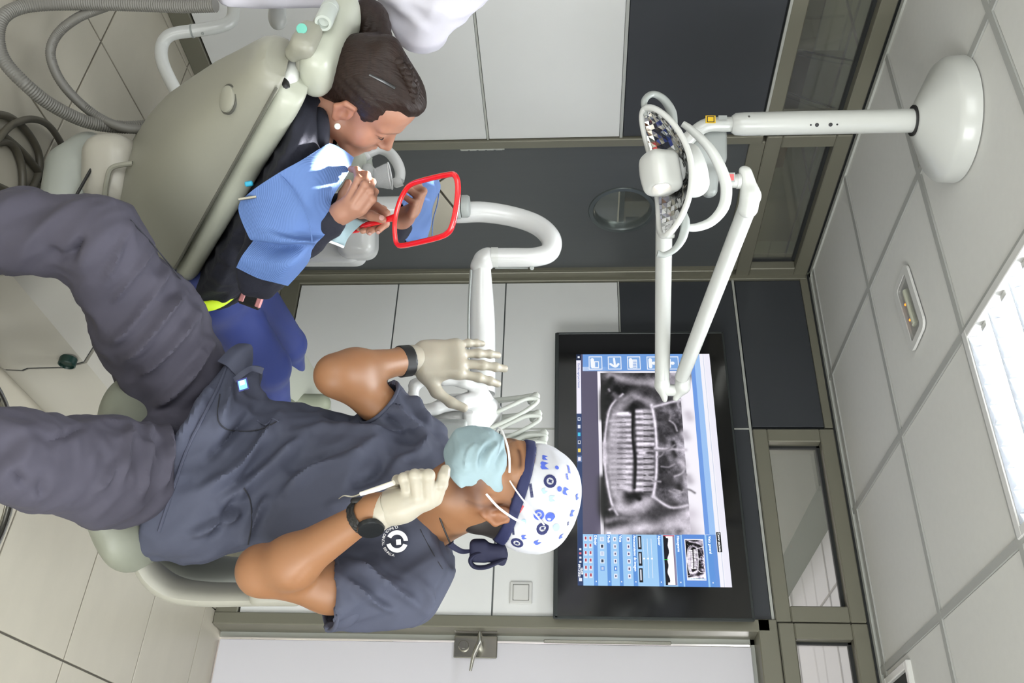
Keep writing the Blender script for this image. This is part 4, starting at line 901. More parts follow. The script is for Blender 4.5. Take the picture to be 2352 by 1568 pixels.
part('neck_sleeve', cyl(P(1144, 591, 2.54), P(1128, 591, 2.54), .0275, 32), m_ivory, da)
part('elbow_knuckle', sdf([cap_(P(1122, 590, 2.54), P(1115, 596, 2.54), .026), cap_(P(1110, 600, 2.54), P(1100, 612, 2.54), .026, .024)], .005, .02), m_wg, da)
part('carrying_arm', tube([P(1107, 612, 2.54), P(1105, 660, 2.54), P(1106, 740, 2.53), P(1106, 820, 2.50), P(1106, 905, 2.46)], [.024, .031, .036, .037, .036], 24), m_wg, da)
part('arm_seam', tube([P(1082, 620, 2.52), P(1077, 700, 2.50), P(1076, 800, 2.47), P(1077, 900, 2.43)], .0035, 8), m_grey, da)
part('drip_bracket', merge(obox(P(1175, 614, 2.56), [RT, UP, -FW], (.004, .045, .005), .001), cyl(P(1222, 615, 2.56), P(1222, 615, 2.53), .006, 12)), m_grey, da, smooth=False)
tr = thing('instrument_tray', 'white dental instrument tray with oval grip behind the man in scrubs', 'instrument tray', P(1040, 1000, 2.4))
TA = [UP, RT, FW]
body = [rbox(P(1068, 985, 2.45), (W(70, 2.45), W(78, 2.45), .11), TA, .04), rbox(P(1010, 1010, 2.43), (W(72, 2.4), W(80, 2.4), .10), TA, .03)]
grip = [P(962, 950, 2.30), P(948, 915, 2.31), P(952, 884, 2.32), P(975, 872, 2.32), P(1020, 872, 2.33), P(1065, 878, 2.34), P(1105, 892, 2.36), P(1122, 915, 2.38)]
part('tray_body', sdf(body+[cap_(P(1090, 935, 2.40), P(1118, 950, 2.42), .04)], .008, .03), m_wg, tr)
part('tray_grip', sdf([cap_(a, b, .013) for a, b in zip(grip[:-1], grip[1:])]+[cap_(P(962, 948, 2.30), P(1000, 938, 2.31), .015), cap_(P(1000, 938, 2.31), P(1060, 925, 2.33), .014, .017), cap_(P(1060, 925, 2.33), P(1100, 915, 2.36), .02)], .005, .012), m_wg, tr)
part('clear_cover', obox(P(1020, 968, 2.28), [UP, nrm(RT-UP*.3), FW], (W(48, 2.3), .0015, .07), .0), mat('clear_acrylic', (225, 232, 232), .05, trans=.8, alpha=.35), tr, smooth=False)
part('front_panel', sdf([rbox(P(1020, 1010, 2.30), (W(55, 2.3), W(48, 2.3), .012), TA, .008)], .005, .01), m_grey, tr)
m_whip = mat('pale_whip_arm', (196, 200, 192), .35, gain=.85)
whips = [(905, 1233, 2.42), (945, 1238, 2.40), (990, 1252, 2.36), (1006, 1250, 2.33)]
for k, (y, xt, D) in enumerate(whips):
    part('whip_arm', tube([P(1110, y+18, D+.03), P(1180, y+10, D+.02), P(xt-10, y+2, D+.01)], [.009, .007, .005], 10, flat=(FW, 1.8)), m_whip, tr)
    part('whip_clip', sdf([cap_(P(xt-8, y+8, D), P(xt-14, y+16, D), .010), cap_(P(xt, y-2, D), P(xt, y+6, D), .004), cap_(P(xt-5, y, D+.01), P(xt+3, y+5, D), .006)], .003, .006), m_whip, tr)
    part('instrument_hose', tube([P(1092, y+50-k*4, D-.03), P(1130, y+45, D-.04), P(1170, y+28, D-.03), P(1205, y+12, D-.02), P(xt-8, y+10, D-.015), P(xt+2, y+14, D-.015), P(xt-8, y+26, D-.02), P(1190, y+48, D-.04), P(1110, y+85, D-.07), P(1035, y+118, D-.1)], .0058, 10), m_whip, tr)
for k in range(2): part('instrument_hose', tube([P(1065, 1020+26*k, 2.25), P(1050, 1035+24*k, 2.24), P(1035, 1046+24*k, 2.22)], .006, 10), m_whip, tr)
part('handpiece_holder', sdf([rbox(P(1078, 962, 2.33), (W(14, 2.3), W(20, 2.3), .02), TA, .008), rbox(P(1078, 1000, 2.31), (W(14, 2.3), W(18, 2.3), .02), TA, .008)], .004, .008), m_wg, tr)
# ------------------------------------------------------------------ spittoon
sp_ = thing('spittoon_unit', 'white spittoon unit with round bowl and curved filler spout beyond the bibbed woman', 'spittoon', P(700, 500, 2.75)*V3(1, 1, 0))
part('bowl', sdf([ell(P(835, 400, 2.75), (.035, .085, .09), [UP, RT, FW]), cap_(P(815, 410, 2.75), P(770, 430, 2.75), .075)], .007, .03, sub=[ell(P(862, 400, 2.75), (.04, .07, .075), [UP, RT, FW])]), mat('pale_glass_bowl', (205, 210, 198), .15, gain=.85, coat=.5), sp_)
part('cabinet', sdf([rbox(P(700, 520, 2.78), (W(135, 2.78), W(88, 2.78), .10), TA, .03)], .009, .02), m_wg, sp_)
part('cabinet_shoulder', sdf([rbox(P(822, 548, 2.70), (W(44, 2.7), W(48, 2.7), .07), TA, .035)], .008, .02), m_wg, sp_)
part('cup_platform', sdf([rbox(P(848, 425, 2.66), (W(14, 2.66), W(45, 2.66), .045), TA, .014)], .005, .02), mat('frosted_platform', (206, 208, 206), .4, gain=.85), sp_)
part('spout', tube([P(846, 352, 2.70), P(870, 342, 2.70), P(893, 350, 2.70), P(911, 372, 2.69), P(919, 395, 2.68), P(917, 415, 2.67)], [.014, .0155, .016, .016, .0155, .0145], 18), m_wg, sp_)
part('spout_tip', merge(lathe(P(914, 418, 2.67), nrm(P(905, 418, 2.67)-P(917, 414, 2.67)), [(.015, -.012), (.015, .008), (.011, .014), (.001, .014)], 20)), m_wg, sp_)
part('spout_base', sdf([cap_(P(842, 356, 2.70), P(815, 366, 2.71), .016, .024)], .005, .01), m_wg, sp_)
cu = thing('plastic_cup', 'clear ribbed plastic cup standing at the spittoon under the curved spout', 'cup', P(866, 406, 2.62))
ca_, cb_ = P(862, 409, 2.62), P(896, 404, 2.62); cax = nrm(cb_-ca_); CL = np.linalg.norm(cb_-ca_)
prof = [(.001, 0), (.026, 0)] + [(.0262+.010*h+.0006*(i % 2), CL*h) for i, h in enumerate(np.linspace(.03, .55, 14))] + [(.034, CL*.62), (.0365, CL*.97), (.0385, CL), (.0365, CL*1.01), (.0355, CL*.97), (.033, CL*.6), (.025, .003), (.001, .003)]
part('cup_wall', lathe(ca_, cax, prof, 40, cap=False), mat('clear_cup', (236, 242, 242), .08, alpha=.26), cu)
part('cup_rim', torus(cb_, cax, .0372, .0018, 36, 8), mat('cup_rim_plastic', (225, 228, 226), .3, alpha=.85), cu)
# ------------------------------------------------------------------ dentist's stool
st = thing('dentist_stool', 'grey-green upholstered swivel stool with curved back under the man in scrubs', 'stool', (1.84, -1.82, 0))
m_st = mat('stool_upholstery', (148, 151, 136), .5, gain=.7); m_st2 = mat('stool_shell', (172, 170, 158), .45, gain=.75)
part('seat', sdf([ell(P(310, 1085, 1.90), (.055, W(150, 1.9), .20), [ZZ, RH, FH]), ell(P(312, 955, 1.98), (.055, .09, .12), [ZZ, RH, FH]), ell(P(316, 1222, 1.86), (.05, .075, .12), [ZZ, RH, FH])], .008, .05), m_st, st)
bk = [P(318, 1268, 1.86), P(350, 1318, 1.87), P(400, 1352, 1.88), P(470, 1364, 1.88), P(560, 1365, 1.88), P(640, 1364, 1.88)]
part('back_frame', tube(bk, [.016, .020, .022, .022, .021, .020], 16, flat=(FW, 2.2)), m_st2, st)
bp_ = [P(345, 1262, 2.02), P(380, 1292, 2.02), P(430, 1312, 2.02), P(500, 1322, 2.02), P(600, 1322, 2.02)]
part('back_pad', tube(bp_, [.03, .035, .04, .04, .035], 18, flat=(FW, 1.8)), mat('grey_back_pad', (118, 120, 114), .6), st)
part('back_grip', sdf([rbox(P(640, 1362, 1.85), (W(62, 1.85), W(24, 1.85), .035), TA, .016)], .005, .01), m_st2, st)
part('gas_column', merge(cyl((1.86, -1.88, .06), (1.86, -1.88, .48), .025, 24), cyl((1.86, -1.88, .06), (1.86, -1.88, .28), .034, 24)), m_gap, st)
part('foot_ring', torus((1.925, -1.955, .19), ZZ, .228, .009, 64, 12), m_chrome, st)
for k in range(5):
    a = 2*math.pi*k/5+.3; d = V3(math.cos(a), math.sin(a), 0); c = V3(1.86, -1.88, 0)
    lg = part('star_leg', tube([c+ZZ*.09, c+d*.12+ZZ*.08, c+d*.21+ZZ*.065], [.02, .017, .013], 10), m_chrome, st)
    part('caster', lathe(c+d*.21+ZZ*.03+V3(-d[1], d[0], 0)*.012, V3(d[1], -d[0], 0), [(.02, 0), (.028, .004), (.028, .02), (.02, .024)], 20), m_black, st)
    if k < 3: part('ring_spoke', tube([V3(1.86, -1.90, .19), V3(1.925, -1.955, .19)+(-d if k == 0 else d)*.228], .006, 8) if k != 1 else tube([V3(1.86, -1.90, .19), V3(1.925, -1.955-.228, .19)], .006, 8), m_chrome, st)
# ------------------------------------------------------------------ people: helpers
def skin_mat(name, rgb, gain=1.15, rough=.48):
    m = mat(name, rgb, rough, gain=gain, sub=.12, bump=(220, .12, .0006)); nt = m.node_tree; b = nt.nodes['Principled BSDF']
    a = nt.nodes.new('ShaderNodeAttribute'); a.attribute_name = 'tint'; mx = nt.nodes.new('ShaderNodeMix'); mx.data_type = 'RGBA'; mx.blend_type = 'MULTIPLY'; mx.inputs[0].default_value = 1
    mx.inputs[6].default_value = b.inputs['Base Color'].default_value[:]; nt.links.new(a.outputs['Color'], mx.inputs[7]); nt.links.new(mx.outputs[2], b.inputs['Base Color']); return m
def set_tint(o, fn):
    me = o.data; n = len(me.vertices); co = np.empty(n*3); me.vertices.foreach_get('co', co); V = co.reshape(-1, 3)+origin(o)
    c = np.ones((n, 4), np.float32); c[:, :3] = fn(V); at = me.color_attributes.new('tint', 'FLOAT_COLOR', 'POINT'); at.data.foreach_set('color', c.ravel())
class Head:
    def __init__(s, c, Y, Z, k=1.):
        s.c = np.array(c, float); s.Y = nrm(Y); s.Z = nrm(np.array(Z)-s.Y*(np.array(Z) @ s.Y)); s.X = np.cross(s.Y, s.Z); s.A = [s.X, s.Y, s.Z]; s.k = k
    def p(s, x, y, z): return s.c+s.k*(s.X*x+s.Y*y+s.Z*z)
    def e(s, x, y, z, a, b, c): return ell(s.p(x, y, z), (a*s.k, b*s.k, c*s.k), s.A)
    def cp(s, a, b, r, r2=None): return cap_(s.p(*a), s.p(*b), r*s.k, None if r2 is None else r2*s.k)
    def loc(s, V): d = (np.asarray(V)-s.c)/s.k; return np.stack([d @ s.X, d @ s.Y, d @ s.Z], -1)
    def prims(s, jaw=1., zj=1.):
        L = [s.e(0, -.012, .045, .073, .094, .083), s.e(0, .028, -.012, .061*jaw, .062, .076), s.e(0, .05, .06, .055, .042, .045)]
        for q in (-1, 1):
            L += [s.cp((q*.050*jaw, .0, -.052*zj), (q*.020, .062, -.098*zj), .021, .017), s.e(q*.036, .052, -.030, .024, .026, .030), s.cp((q*.012, .084, .029), (q*.042, .070, .028), .009, .008)]
        L += [s.e(0, .070, -.098*zj, .020, .017, .017), s.e(0, .070, -.062*zj, .026, .022, .026*zj)]
        return L
    def details(s):
        D = [([s.cp((0, .084, .022), (0, .104, -.020), .0075, .0095), s.e(0, .107, -.027, .0105, .011, .009), s.e(.010, .097, -.031, .007, .009, .006), s.e(-.010, .097, -.031, .007, .009, .006)], .006, .010)]
        D += [([s.cp((-.016, .085, -.058), (0, .093, -.055), .0045, .0055), s.cp((.016, .085, -.058), (0, .093, -.055), .0045, .0055)], .004, .006), ([s.cp((-.013, .084, -.068), (.013, .084, -.068), .0058), s.e(0, .089, -.068, .010, .006, .005)], .005, .006)]
        for q in (-1, 1):
            D += [([s.e(q*.031, .070, .010, .0135, .013, .0115)], .004, .005)]
            D += [([s.e(q*.075, -.006, .004, .006, .017, .026), s.cp((q*.078, -.018, .022), (q*.081, -.026, .0), .006, .006), s.cp((q*.078, -.018, .022), (q*.077, .0, .029), .006, .005), s.cp((q*.081, -.026, .0), (q*.078, -.012, -.022), .006, .007), s.e(q*.076, -.008, -.025, .006, .008, .009)], .005, .006)]
        return D
    def cuts(s): 
        r = [s.e(q*.031, .091, .011, .017, .012, .011) for q in (-1, 1)]
        r += [s.e(q*.083, -.006, .003, .006, .010, .015) for q in (-1, 1)]
        return r
def head_mesh(h, extra=(), jaw=1., res=.0028, nose=True, zj=1.):
    base = h.prims(jaw, zj)+list(extra)
    V, F = sdf(base, res, .022, groups=[(g[0], g[1], g[2]) for g in h.details()[0 if nose else 3:]], sub=[h.e(q*.0825, -.006, .002, .0068, .0085, .0125) for q in (-1, 1)]+[h.cp((q*.083, -.013, .014), (q*.083, -.002, .021), .0035) for q in (-1, 1)], ksub=.003)
    # eye hollows pushed in around the lids
    l = h.loc(V); N = vnorm(V, F)
    for q in (-1, 1):
        d2 = ((l[:, 0]-q*.031)/.020)**2+((l[:, 2]-.016)/.011)**2; d1 = ((l[:, 0]-q*.031)/.014)**2+((l[:, 2]-.009)/.0085)**2
        V = V - N*((l[:, 1] > .03)*(.0055*np.exp(-d2*1.0)-.0042*np.exp(-d1*1.3)))[:, None]*h.k
    V = V - N*((l[:, 1] > .07)*.0022*np.exp(-((l[:, 2]+.0625)/.0022)**2-(l[:, 0]/.016)**2))[:, None]
    return V, F
def head_tint(h, brow=(.25, .17, .13), lip=(.86, .62, .6), beard=0.):
    def f(V):
        l = h.loc(V); c = np.ones((len(V), 3)); fr = (l[:, 1] > .03)
        def bl(m, col): nonlocal c; c = c*(1-m[:, None])+np.array(col)*m[:, None]
        d = np.sqrt(((l[:, 2]+.0625)/.010)**2+(l[:, 0]/.019)**2); bl(fr*np.clip(1.6-d*1.4, 0, 1)*(l[:, 1] > .07), lip)
        for q in (-1, 1):
            x = l[:, 0]*q; m = np.exp(-((l[:, 2]-.031+.25*(x-.030)**2*30)/.0036)**2)*np.clip((x-.010)/.006, 0, 1)*np.clip((.052-x)/.008, 0, 1); bl(m*fr*.9, brow)
            m = np.exp(-((l[:, 2]-.0065+6*(x-.031)**2)/.0016)**2)*np.clip((x-.016)/.004, 0, 1)*np.clip((.048-x)/.005, 0, 1); bl(m*fr*.85, (.12, .08, .07))
            bl(.35*np.exp(-((x-.040)/.02)**2-((l[:, 2]+.03)/.02)**2-((l[:, 1]-.06)/.03)**2), (1.0, .80, .76)); bl(.5*np.exp(-((x-.08)/.012)**2)*(np.abs(l[:, 1]) < .04), (1.0, .78, .72))
        if beard > 0:
            m = np.clip((-.020-l[:, 2])/.025, 0, 1)*np.clip((l[:, 1]+.012)/.03, 0, 1)*np.clip((.108+l[:, 2])/.03, 0, 1); m = np.maximum(m, np.clip(1-np.abs(l[:, 1]-.006)/.014, 0, 1)*(l[:, 2] > -.06)*(l[:, 2] < .03)*(np.abs(l[:, 0]) > .045))
            bl(beard*m, (.30, .20, .15))
        return np.clip(c, 0, 1)
    return f
def hand(w, Y, Z, side, curl, k=1., splay=None, thumb=None, res=.0026, lump=0., straight=None):
    """w wrist point, Y along the palm, Z back of the hand, side=+1 when the thumb lies towards +X (=Y x Z); curl per finger [(mcp, pip, dip) deg]"""
    Y = nrm(Y); Z = nrm(np.array(Z)-Y*(np.array(Z) @ Y)); X = np.cross(Y, Z)*side; w = np.array(w)
    p = lambda x, y, z: w+k*(X*x+Y*y+Z*z)
    A = [X, Y, Z]
    palm = [rbox(p(0, .050, 0), (.038*k, .042*k, .0125*k), A, .012*k), cap_(p(-.004, -.01, 0), p(-.002, .03, 0), .0225*k, .024*k, (Z, .72)), ell(p(.026, .034, -.010), (.017*k, .030*k, .014*k), A), ell(p(-.026, .036, -.008), (.013*k, .032*k, .013*k), A)]
    for x in (.030, .010, -.010, -.028): palm.append(ell(p(x, .085-abs(x-.005)*.12, .001), (.0105*k, .012*k, .0115*k), A))
    roots = [(.030, .088), (.0105, .092), (-.0095, .089), (-.0280, .081)]; Ls = [(.040, .025, .020), (.044, .028, .021), (.041, .026, .021), (.033, .020, .018)]; rr = [.0092, .0094, .0089, .0080]
    sp = splay or [6, 1, -4, -10]; groups = []; tips = []
    for i, ((x, y), L, r) in enumerate(zip(roots, Ls, rr)):
        a = math.radians(sp[i]); d0 = Y*math.cos(a)+X*math.sin(a); th = 0; q = p(x, y-.006, 0); pr = []
        for j in range(3):
            th += math.radians(curl[i][j]); d = d0*math.cos(th)-Z*math.sin(th); q2 = q+d*L[j]*k; r0, r1 = r*(1-.07*j)*k, r*(1-.07*(j+1))*k; pr.append(cap_(q, q2, r0, r1))
            if j: pr.append(ell(q, (r0*1.06,)*3))
            q = q2
        groups.append((pr, .005, .007)); tips.append(q)
    th = thumb or [(.55, .75, -.35), (.25, .95, -.35), (.1, 1., -.2)]; q = p(.026, .020, -.008); pr = []
    for j, (v, L, r) in enumerate(zip(th, (.040, .034, .027), (.0135, .0108, .0098))):
        d = nrm(X*v[0]+Y*v[1]+Z*v[2]); q2 = q+d*L*k; pr.append(cap_(q, q2, r*k, r*.88*k)); q = q2
    groups.append((pr, .008, .014)); tips.append(q)
    return sdf(palm, res, .016, groups=groups), tips, (w, X, Y, Z)
def hand_px(wr, fingers, thumb, k=1., res=.0025, wrad=.022):
    w = P(*wr); groups = []; palm = []; tips = []; rr = [.0092, .0094, .0089, .0080]
    for f, r in zip(fingers, rr):
        q = [P(*a) for a in f]; palm.append(cap_(w*.7+q[0]*.3, w*.12+q[0]*.88, .0165*k, r*1.30*k))
        pr = [cap_(a, b, r*(1.06-.06*i)*k, r*(1.0-.06*i)*k) for i, (a, b) in enumerate(zip(q[:-1], q[1:]))]+[ell(q[1], (r*1.10*k,)*3), ell(q[2], (r*1.0*k,)*3)]
        groups.append((pr, .003, .005)); tips.append(q[-1])
    palm += [cap_(w*1.15-P(*fingers[1][0])*.15, w*.6+P(*fingers[1][0])*.4, wrad*k, wrad*k)]
    q = [P(*a) for a in thumb]; groups.append(([cap_(w*.5+q[0]*.5, q[0], .016*k, .0135*k), cap_(q[0], q[1], .0128*k, .0108*k), cap_(q[1], q[2], .0108*k, .0095*k)], .008, .012)); tips.append(q[-1])
    return sdf(palm, res, .014, groups=groups), tips
# ------------------------------------------------------------------ the woman in the chair
m_skin1 = skin_mat('fair_skin', (208, 152, 126), .58); m_skin2 = skin_mat('tanned_skin', (188, 134, 94), .56); m_skin3 = skin_mat('light_skin', (222, 178, 152), .6)
m_hair = mat('dark_brown_hair', (48, 34, 28), .5, gain=.62, spec=.25, noise=(30, .5, (1, 1, 6)), bump=(60, .6, .004, (6, 1, 1)))
m_navy = mat('navy_knit', (28, 30, 46), .85, gain=.65, bump=(160, .4, .002)); m_blue = mat('royal_blue_leggings', (56, 72, 146), .5, gain=.72, bump=(90, .1, .001))
wo = thing('person', 'seated woman in navy sweater and blue leggings with dark bun, looking into hand mirror', 'person', (1.08, -1.75, 0))
hp_ = Head((1.1485, -2.1461, .9302), (.4167, .7151, .5612), (.0623, -.6384, .7672), 1.0)
nb1 = P(700, 283, 2.02)
hv = head_mesh(hp_, [cap_(hp_.p(0, -.028, -.03), nb1, .050, .058)], jaw=.93)
rs, re, rw = P(655, 332, 1.93), P(598, 630, 2.03), P(768, 498, 1.94)
ls, le, lw = P(700, 260, 2.24), P(650, 500, 2.40), P(815, 478, 2.09)
core = [cap_(P(655, 325, 2.04), P(520, 520, 2.28), .13, .125, (NB, .72)), cap_(P(520, 520, 2.28), P(470, 640, 2.44), .125, .135, (NB, .75)), cap_(nb1, P(655, 325, 2.04), .058, .07),
        cap_(rs, re, .045, .036), cap_(re, rw, .036, .023), cap_(ls, le, .045, .036), cap_(le, lw, .036, .023)]
BK = half(E0-NB*.034, NB)
bv = sdf(core, .007, .03, inter=[half(E0-NB*.05, NB)])
# right hand: loosely closed, held at the chest; left hand: round the mirror handle
g1, t1 = hand_px((766, 500, 1.945), [[(802, 454, 1.90), (823, 412, 1.89), (819, 391, 1.925), (806, 388, 1.95)], [(812, 465, 1.895), (838, 424, 1.88), (842, 402, 1.915), (829, 397, 1.945)], [(824, 476, 1.90), (850, 440, 1.89), (855, 418, 1.92), (843, 411, 1.95)], [(835, 485, 1.91), (857, 458, 1.90), (862, 440, 1.925), (851, 431, 1.95)]], [(782, 474, 1.955), (788, 445, 1.965), (800, 420, 1.96)], .87)
g2, t2 = hand_px((806, 480, 2.030), [[(866, 473, 2.000), (887, 490, 1.985), (886, 514, 1.995), (869, 529, 1.990)], [(854, 470, 2.015), (880, 482, 2.015), (872, 518, 2.010), (848, 532, 1.995)], [(842, 471, 2.030), (866, 486, 2.040), (858, 520, 2.025), (833, 530, 2.010)], [(830, 474, 2.040), (850, 492, 2.050), (842, 518, 2.035), (824, 525, 2.020)]], [(828, 488, 1.990), (852, 495, 1.965), (879, 504, 1.948)], .90)
bo = part('body', merge(hv, bv, g1, g2), m_skin1, wo); set_tint(bo, head_tint(hp_))
m_nail = mat('fingernail', (214, 164, 152), .35, gain=.62)
for q_ in (-1, 1): part('eyelashes', tube([hp_.p(.018*q_, .0805, .0035), hp_.p(.026*q_, .0852, -.0005), hp_.p(.034*q_, .0845, -.0005), hp_.p(.043*q_, .0775, .004)], [.0006, .0013, .0013, .0006], 6), mat('dark_lashes', (30, 22, 20), .7, gain=1.), wo)
legs = [cap_(P(485, 668, 2.44), P(618, 842, 2.70), .088, .062), cap_(P(618, 842, 2.70), P(640, 1000, 3.05), .056, .045), cap_(P(540, 640, 2.55), P(662, 790, 2.92), .080, .056), cap_(P(662, 790, 2.92), P(676, 960, 3.32), .050, .042), cap_(P(480, 655, 2.42), P(520, 640, 2.5), .11, .1),
        cap_(P(640, 1000, 3.05), P(655, 1030, 3.2), .042, .035), cap_(P(676, 960, 3.32), P(685, 985, 3.4), .038, .034)]
for a_, b_ in ((P(655, 1030, 3.2), P(690, 1040, 3.24)), (P(685, 985, 3.4), P(718, 992, 3.44))): part('shoe', sdf([cap_(a_, b_+RH*.0, .040, .034), cap_(a_-UP*.01, a_-UP*.01+FW*.05, .036)], .007, .02), mat('dark_trainer', (50, 52, 60), .6, gain=.8), wo)
part('leggings', sdf(legs, .007, .022, disp=wrinkle(UP+RT*.8, .05, .0012, 3)), m_blue, wo)
swp = [cap_(P(648, 325, 2.03), P(520, 520, 2.28), .152, .150, (NB, .74)), cap_(P(520, 520, 2.28), P(500, 590, 2.36), .150, .140, (NB, .80)), cap_(rs, re, .062, .046), cap_(re, P(757, 507, 1.945), .046, .0335), cap_(ls, le, .060, .046), cap_(le, P(790, 480, 2.12), .046, .034), cap_(P(690, 262, 2.12), P(672, 318, 1.95), .055, .060), cap_(P(702, 270, 2.03), P(690, 300, 2.0), .060, .065)]
part('sweater', sdf(swp, .006, .03, inter=[BK], sub=[cap_(P(730, 292, 2.0), P(790, 300, 1.97), .052, .07)], disp=chain(folds([([(700, 250), (660, 300), (620, 350)], 9, .007), ([(715, 262), (690, 320), (650, 370)], 8, .006), ([(722, 285), (710, 330), (690, 360)], 8, .006), ([(640, 360), (590, 430), (540, 470)], 12, .008), ([(560, 500), (500, 590), (470, 640)], 14, .008), ([(540, 560), (520, 620), (500, 660)], 10, .008), ([(600, 600), (575, 640)], 8, .004)]), cloth(nrm(LB+RT), .06, .008, 11, 4.))), m_navy, wo)
part('collar', tube([P(728, 250, 1.99), P(738, 268, 1.94), P(742, 300, 1.92), P(738, 335, 1.95), P(722, 352, 2.05), P(715, 300, 2.12), P(720, 255, 2.08)], .014, 12, 5, True), m_navy, wo)
part('lime_waistband', tube([P(455, 704, 2.27), P(482, 702, 2.28), P(510, 692, 2.30), P(535, 675, 2.33), P(552, 655, 2.37)], [.012, .013, .012, .010, .007], 12, flat=(FW, .5)), mat('lime_cloth', (205, 240, 40), .6, gain=1.1), wo)
# hair: skull cap cut round the face, plait over the crown, twisted bun
hx = hp_
hair = [hx.e(0, -.018, .048, .080, .098, .088), hx.e(0, -.055, .03, .066, .062, .075), hx.e(0, .030, .100, .050, .052, .032), hx.cp((0, .062, .094), (0, -.05, .125), .028, .030), hx.e(0, -.06, -.02, .055, .045, .05)]
bn0, bn1 = P(868, 110, 2.02), P(850, 48, 2.05)
cutf = [hx.e(0, .098, -.004, .078, .068, .086), hx.e(.088, .004, -.030, .03, .026, .058), hx.e(-.088, .004, -.030, .03, .026, .058), hx.e(0, .03, -.1, .09, .07, .07)]
def strands(V, N):
    l = hx.loc(V); a = np.arctan2(l[:, 0], l[:, 2]-.03)*24+l[:, 1]*45; return V+N*(.0007*np.sin(a)+.0005*np.sin(a*2.3+1.))[:, None]
part('hair', sdf(hair, .0035, .02, sub=cutf, ksub=.02, disp=strands), m_hair, wo)
pp = spline([hx.p(.012, .074, .088), hx.p(.014, .060, .112), hx.p(.012, .034, .130), hx.p(.008, .0, .138), hx.p(.004, -.035, .134), hx.p(0, -.065, .115)], 10)
for k in range(3):
    q_ = [c+hx.X*.0085*math.sin(i*.62+k*2.094)+hx.Z*.0045*math.sin(2*(i*.62+k*2.094)) for i, c in enumerate(pp)]
    part('plait_strand', tube(q_, [.0105 if 2 < i < len(q_)-4 else .007 for i in range(len(q_))], 10, 1), m_hair, wo)
bun = [cap_(hx.p(.0, -.075, .075), bn0, .036, .034), cap_(bn0, bn1, .034, .040), ell(P(846, 52, 2.02), (.045, .05, .045), [UP, RT, FW]), cap_(P(872, 60, 2.0), P(880, 100, 2.0), .016, .022)]
part('bun', sdf(bun, .0035, .015, disp=chain(wrinkle(nrm(UP+RT*.4), .016, .0022, 7), wrinkle(UP, .006, .0007, 9))), m_hair, wo)
part('hair_clip', tube([hx.p(.045, .015, .118), hx.p(.055, -.01, .112), hx.p(.060, -.035, .100)], .0035, 8), mat('black_clip', (24, 26, 28), .25, spec=.8), wo)
part('pearl_earring', sdf([ell(P(775, 290, 1.895), (.0066,)*3)], .0012, .001), mat('pearl', (240, 232, 222), .15, gain=1.1, coat=.8), wo)
def nail(tip, d, n, par, m=m_nail, r=.0058): part('fingernail', lathe(tip+n*.0052, n, [(r, -.002), (r, .0004), (r*.6, .0012), (.0004, .0014)], 14), m, par)
nail(P(876, 502, 1.943), None, nrm(-FW*.9+UP*.2-RT*.2), wo)
nail(P(850, 534, 1.990), None, nrm(-FW*.75+RT*.6), wo, r=.004); nail(P(869, 531, 1.984), None, nrm(-FW*.75+RT*.6), wo, r=.004)
# bib
m_bib = mat('blue_paper_bib', (112, 148, 216), .75, gain=.58, wave=(95, .4, .0010, (0, math.radians(40), math.radians(20))))
rows = [[(742, 337, 1.90), (760, 330, 1.92), (790, 345, 1.95), (812, 362, 1.99)], [(694, 367, 1.855), (730, 374, 1.87), (765, 385, 1.91), (797, 400, 1.95)], [(640, 397, 1.85), (690, 415, 1.86), (730, 432, 1.88), (764, 452, 1.93)],
        [(574, 442, 1.885), (630, 465, 1.875), (690, 488, 1.875), (757, 490, 1.92)], [(548, 479, 1.91), (600, 512, 1.885), (675, 540, 1.89), (748, 535, 1.93)], [(573, 546, 1.90), (640, 555, 1.878), (712, 555, 1.875), (728, 556, 1.91)], [(583, 550, 1.935), (640, 563, 1.925), (706, 563, 1.912), (718, 572, 1.95)], [(556, 588, 1.93), (600, 602, 1.92), (668, 606, 1.905), (705, 606, 1.97)], [(543, 614, 1.95), (592, 638, 1.945), (630, 648, 1.945), (661, 656, 1.98)]]
bib = part('dental_bib', sheet([[P(*q) for q in r] for r in rows], .0016, 7), m_bib, None); tag(bib, 'light blue ribbed paper bib draped over the seated woman\'s chest and arm', 'bib')
bc_ = thing('bib_clip', 'small metal clip with a teal end fastening the blue bib', 'clip', P(570, 455, 1.9))
part('jaw', obox(P(569, 455, 1.885), [nrm(UP*.98-RT*.15), nrm(RT+UP*.15), FW], (.019, .0028, .004), .001), m_chrome, bc_, smooth=False)
part('grip', obox(P(572, 422, 1.90), [nrm(UP*.98-RT*.15), nrm(RT+UP*.15), FW], (.008, .005, .005), .002), mat('teal_plastic', (40, 140, 170), .4), bc_, smooth=False)
part('fold_crease', tube([P(641, 398, 1.851), P(672, 437, 1.856), P(698, 480, 1.866), P(712, 520, 1.869), P(717, 556, 1.870)], .0014, 6), m_bib, bib)
# phone at her hip
pho = thing('phone', 'black and pink mobile phone lying on the blue leggings below the bib', 'phone', P(578, 684, 2.36))
pc = P(578, 684, 2.335); PX, PY = nrm(RT*.95-UP*.35), nrm(UP*.95+RT*.35)
part('case', obox(pc, [PX, PY, FW], (.023, .028, .006), .004), m_black, pho, smooth=False)
for s in (-1, 1): part('bumper', obox(pc+PY*.021*s-FW*.002, [PX, PY, FW], (.018, .0075, .006), .003), mat('pink_case', (226, 150, 150), .4), pho, smooth=False)
for s in (-1, 0, 1): part('rivet', lathe(pc-FW*.006+PY*.006*s+PX*.006*s, -FW, [(.002, 0), (.0015, .0012), (.0003, .0014)], 10), m_gap, pho)
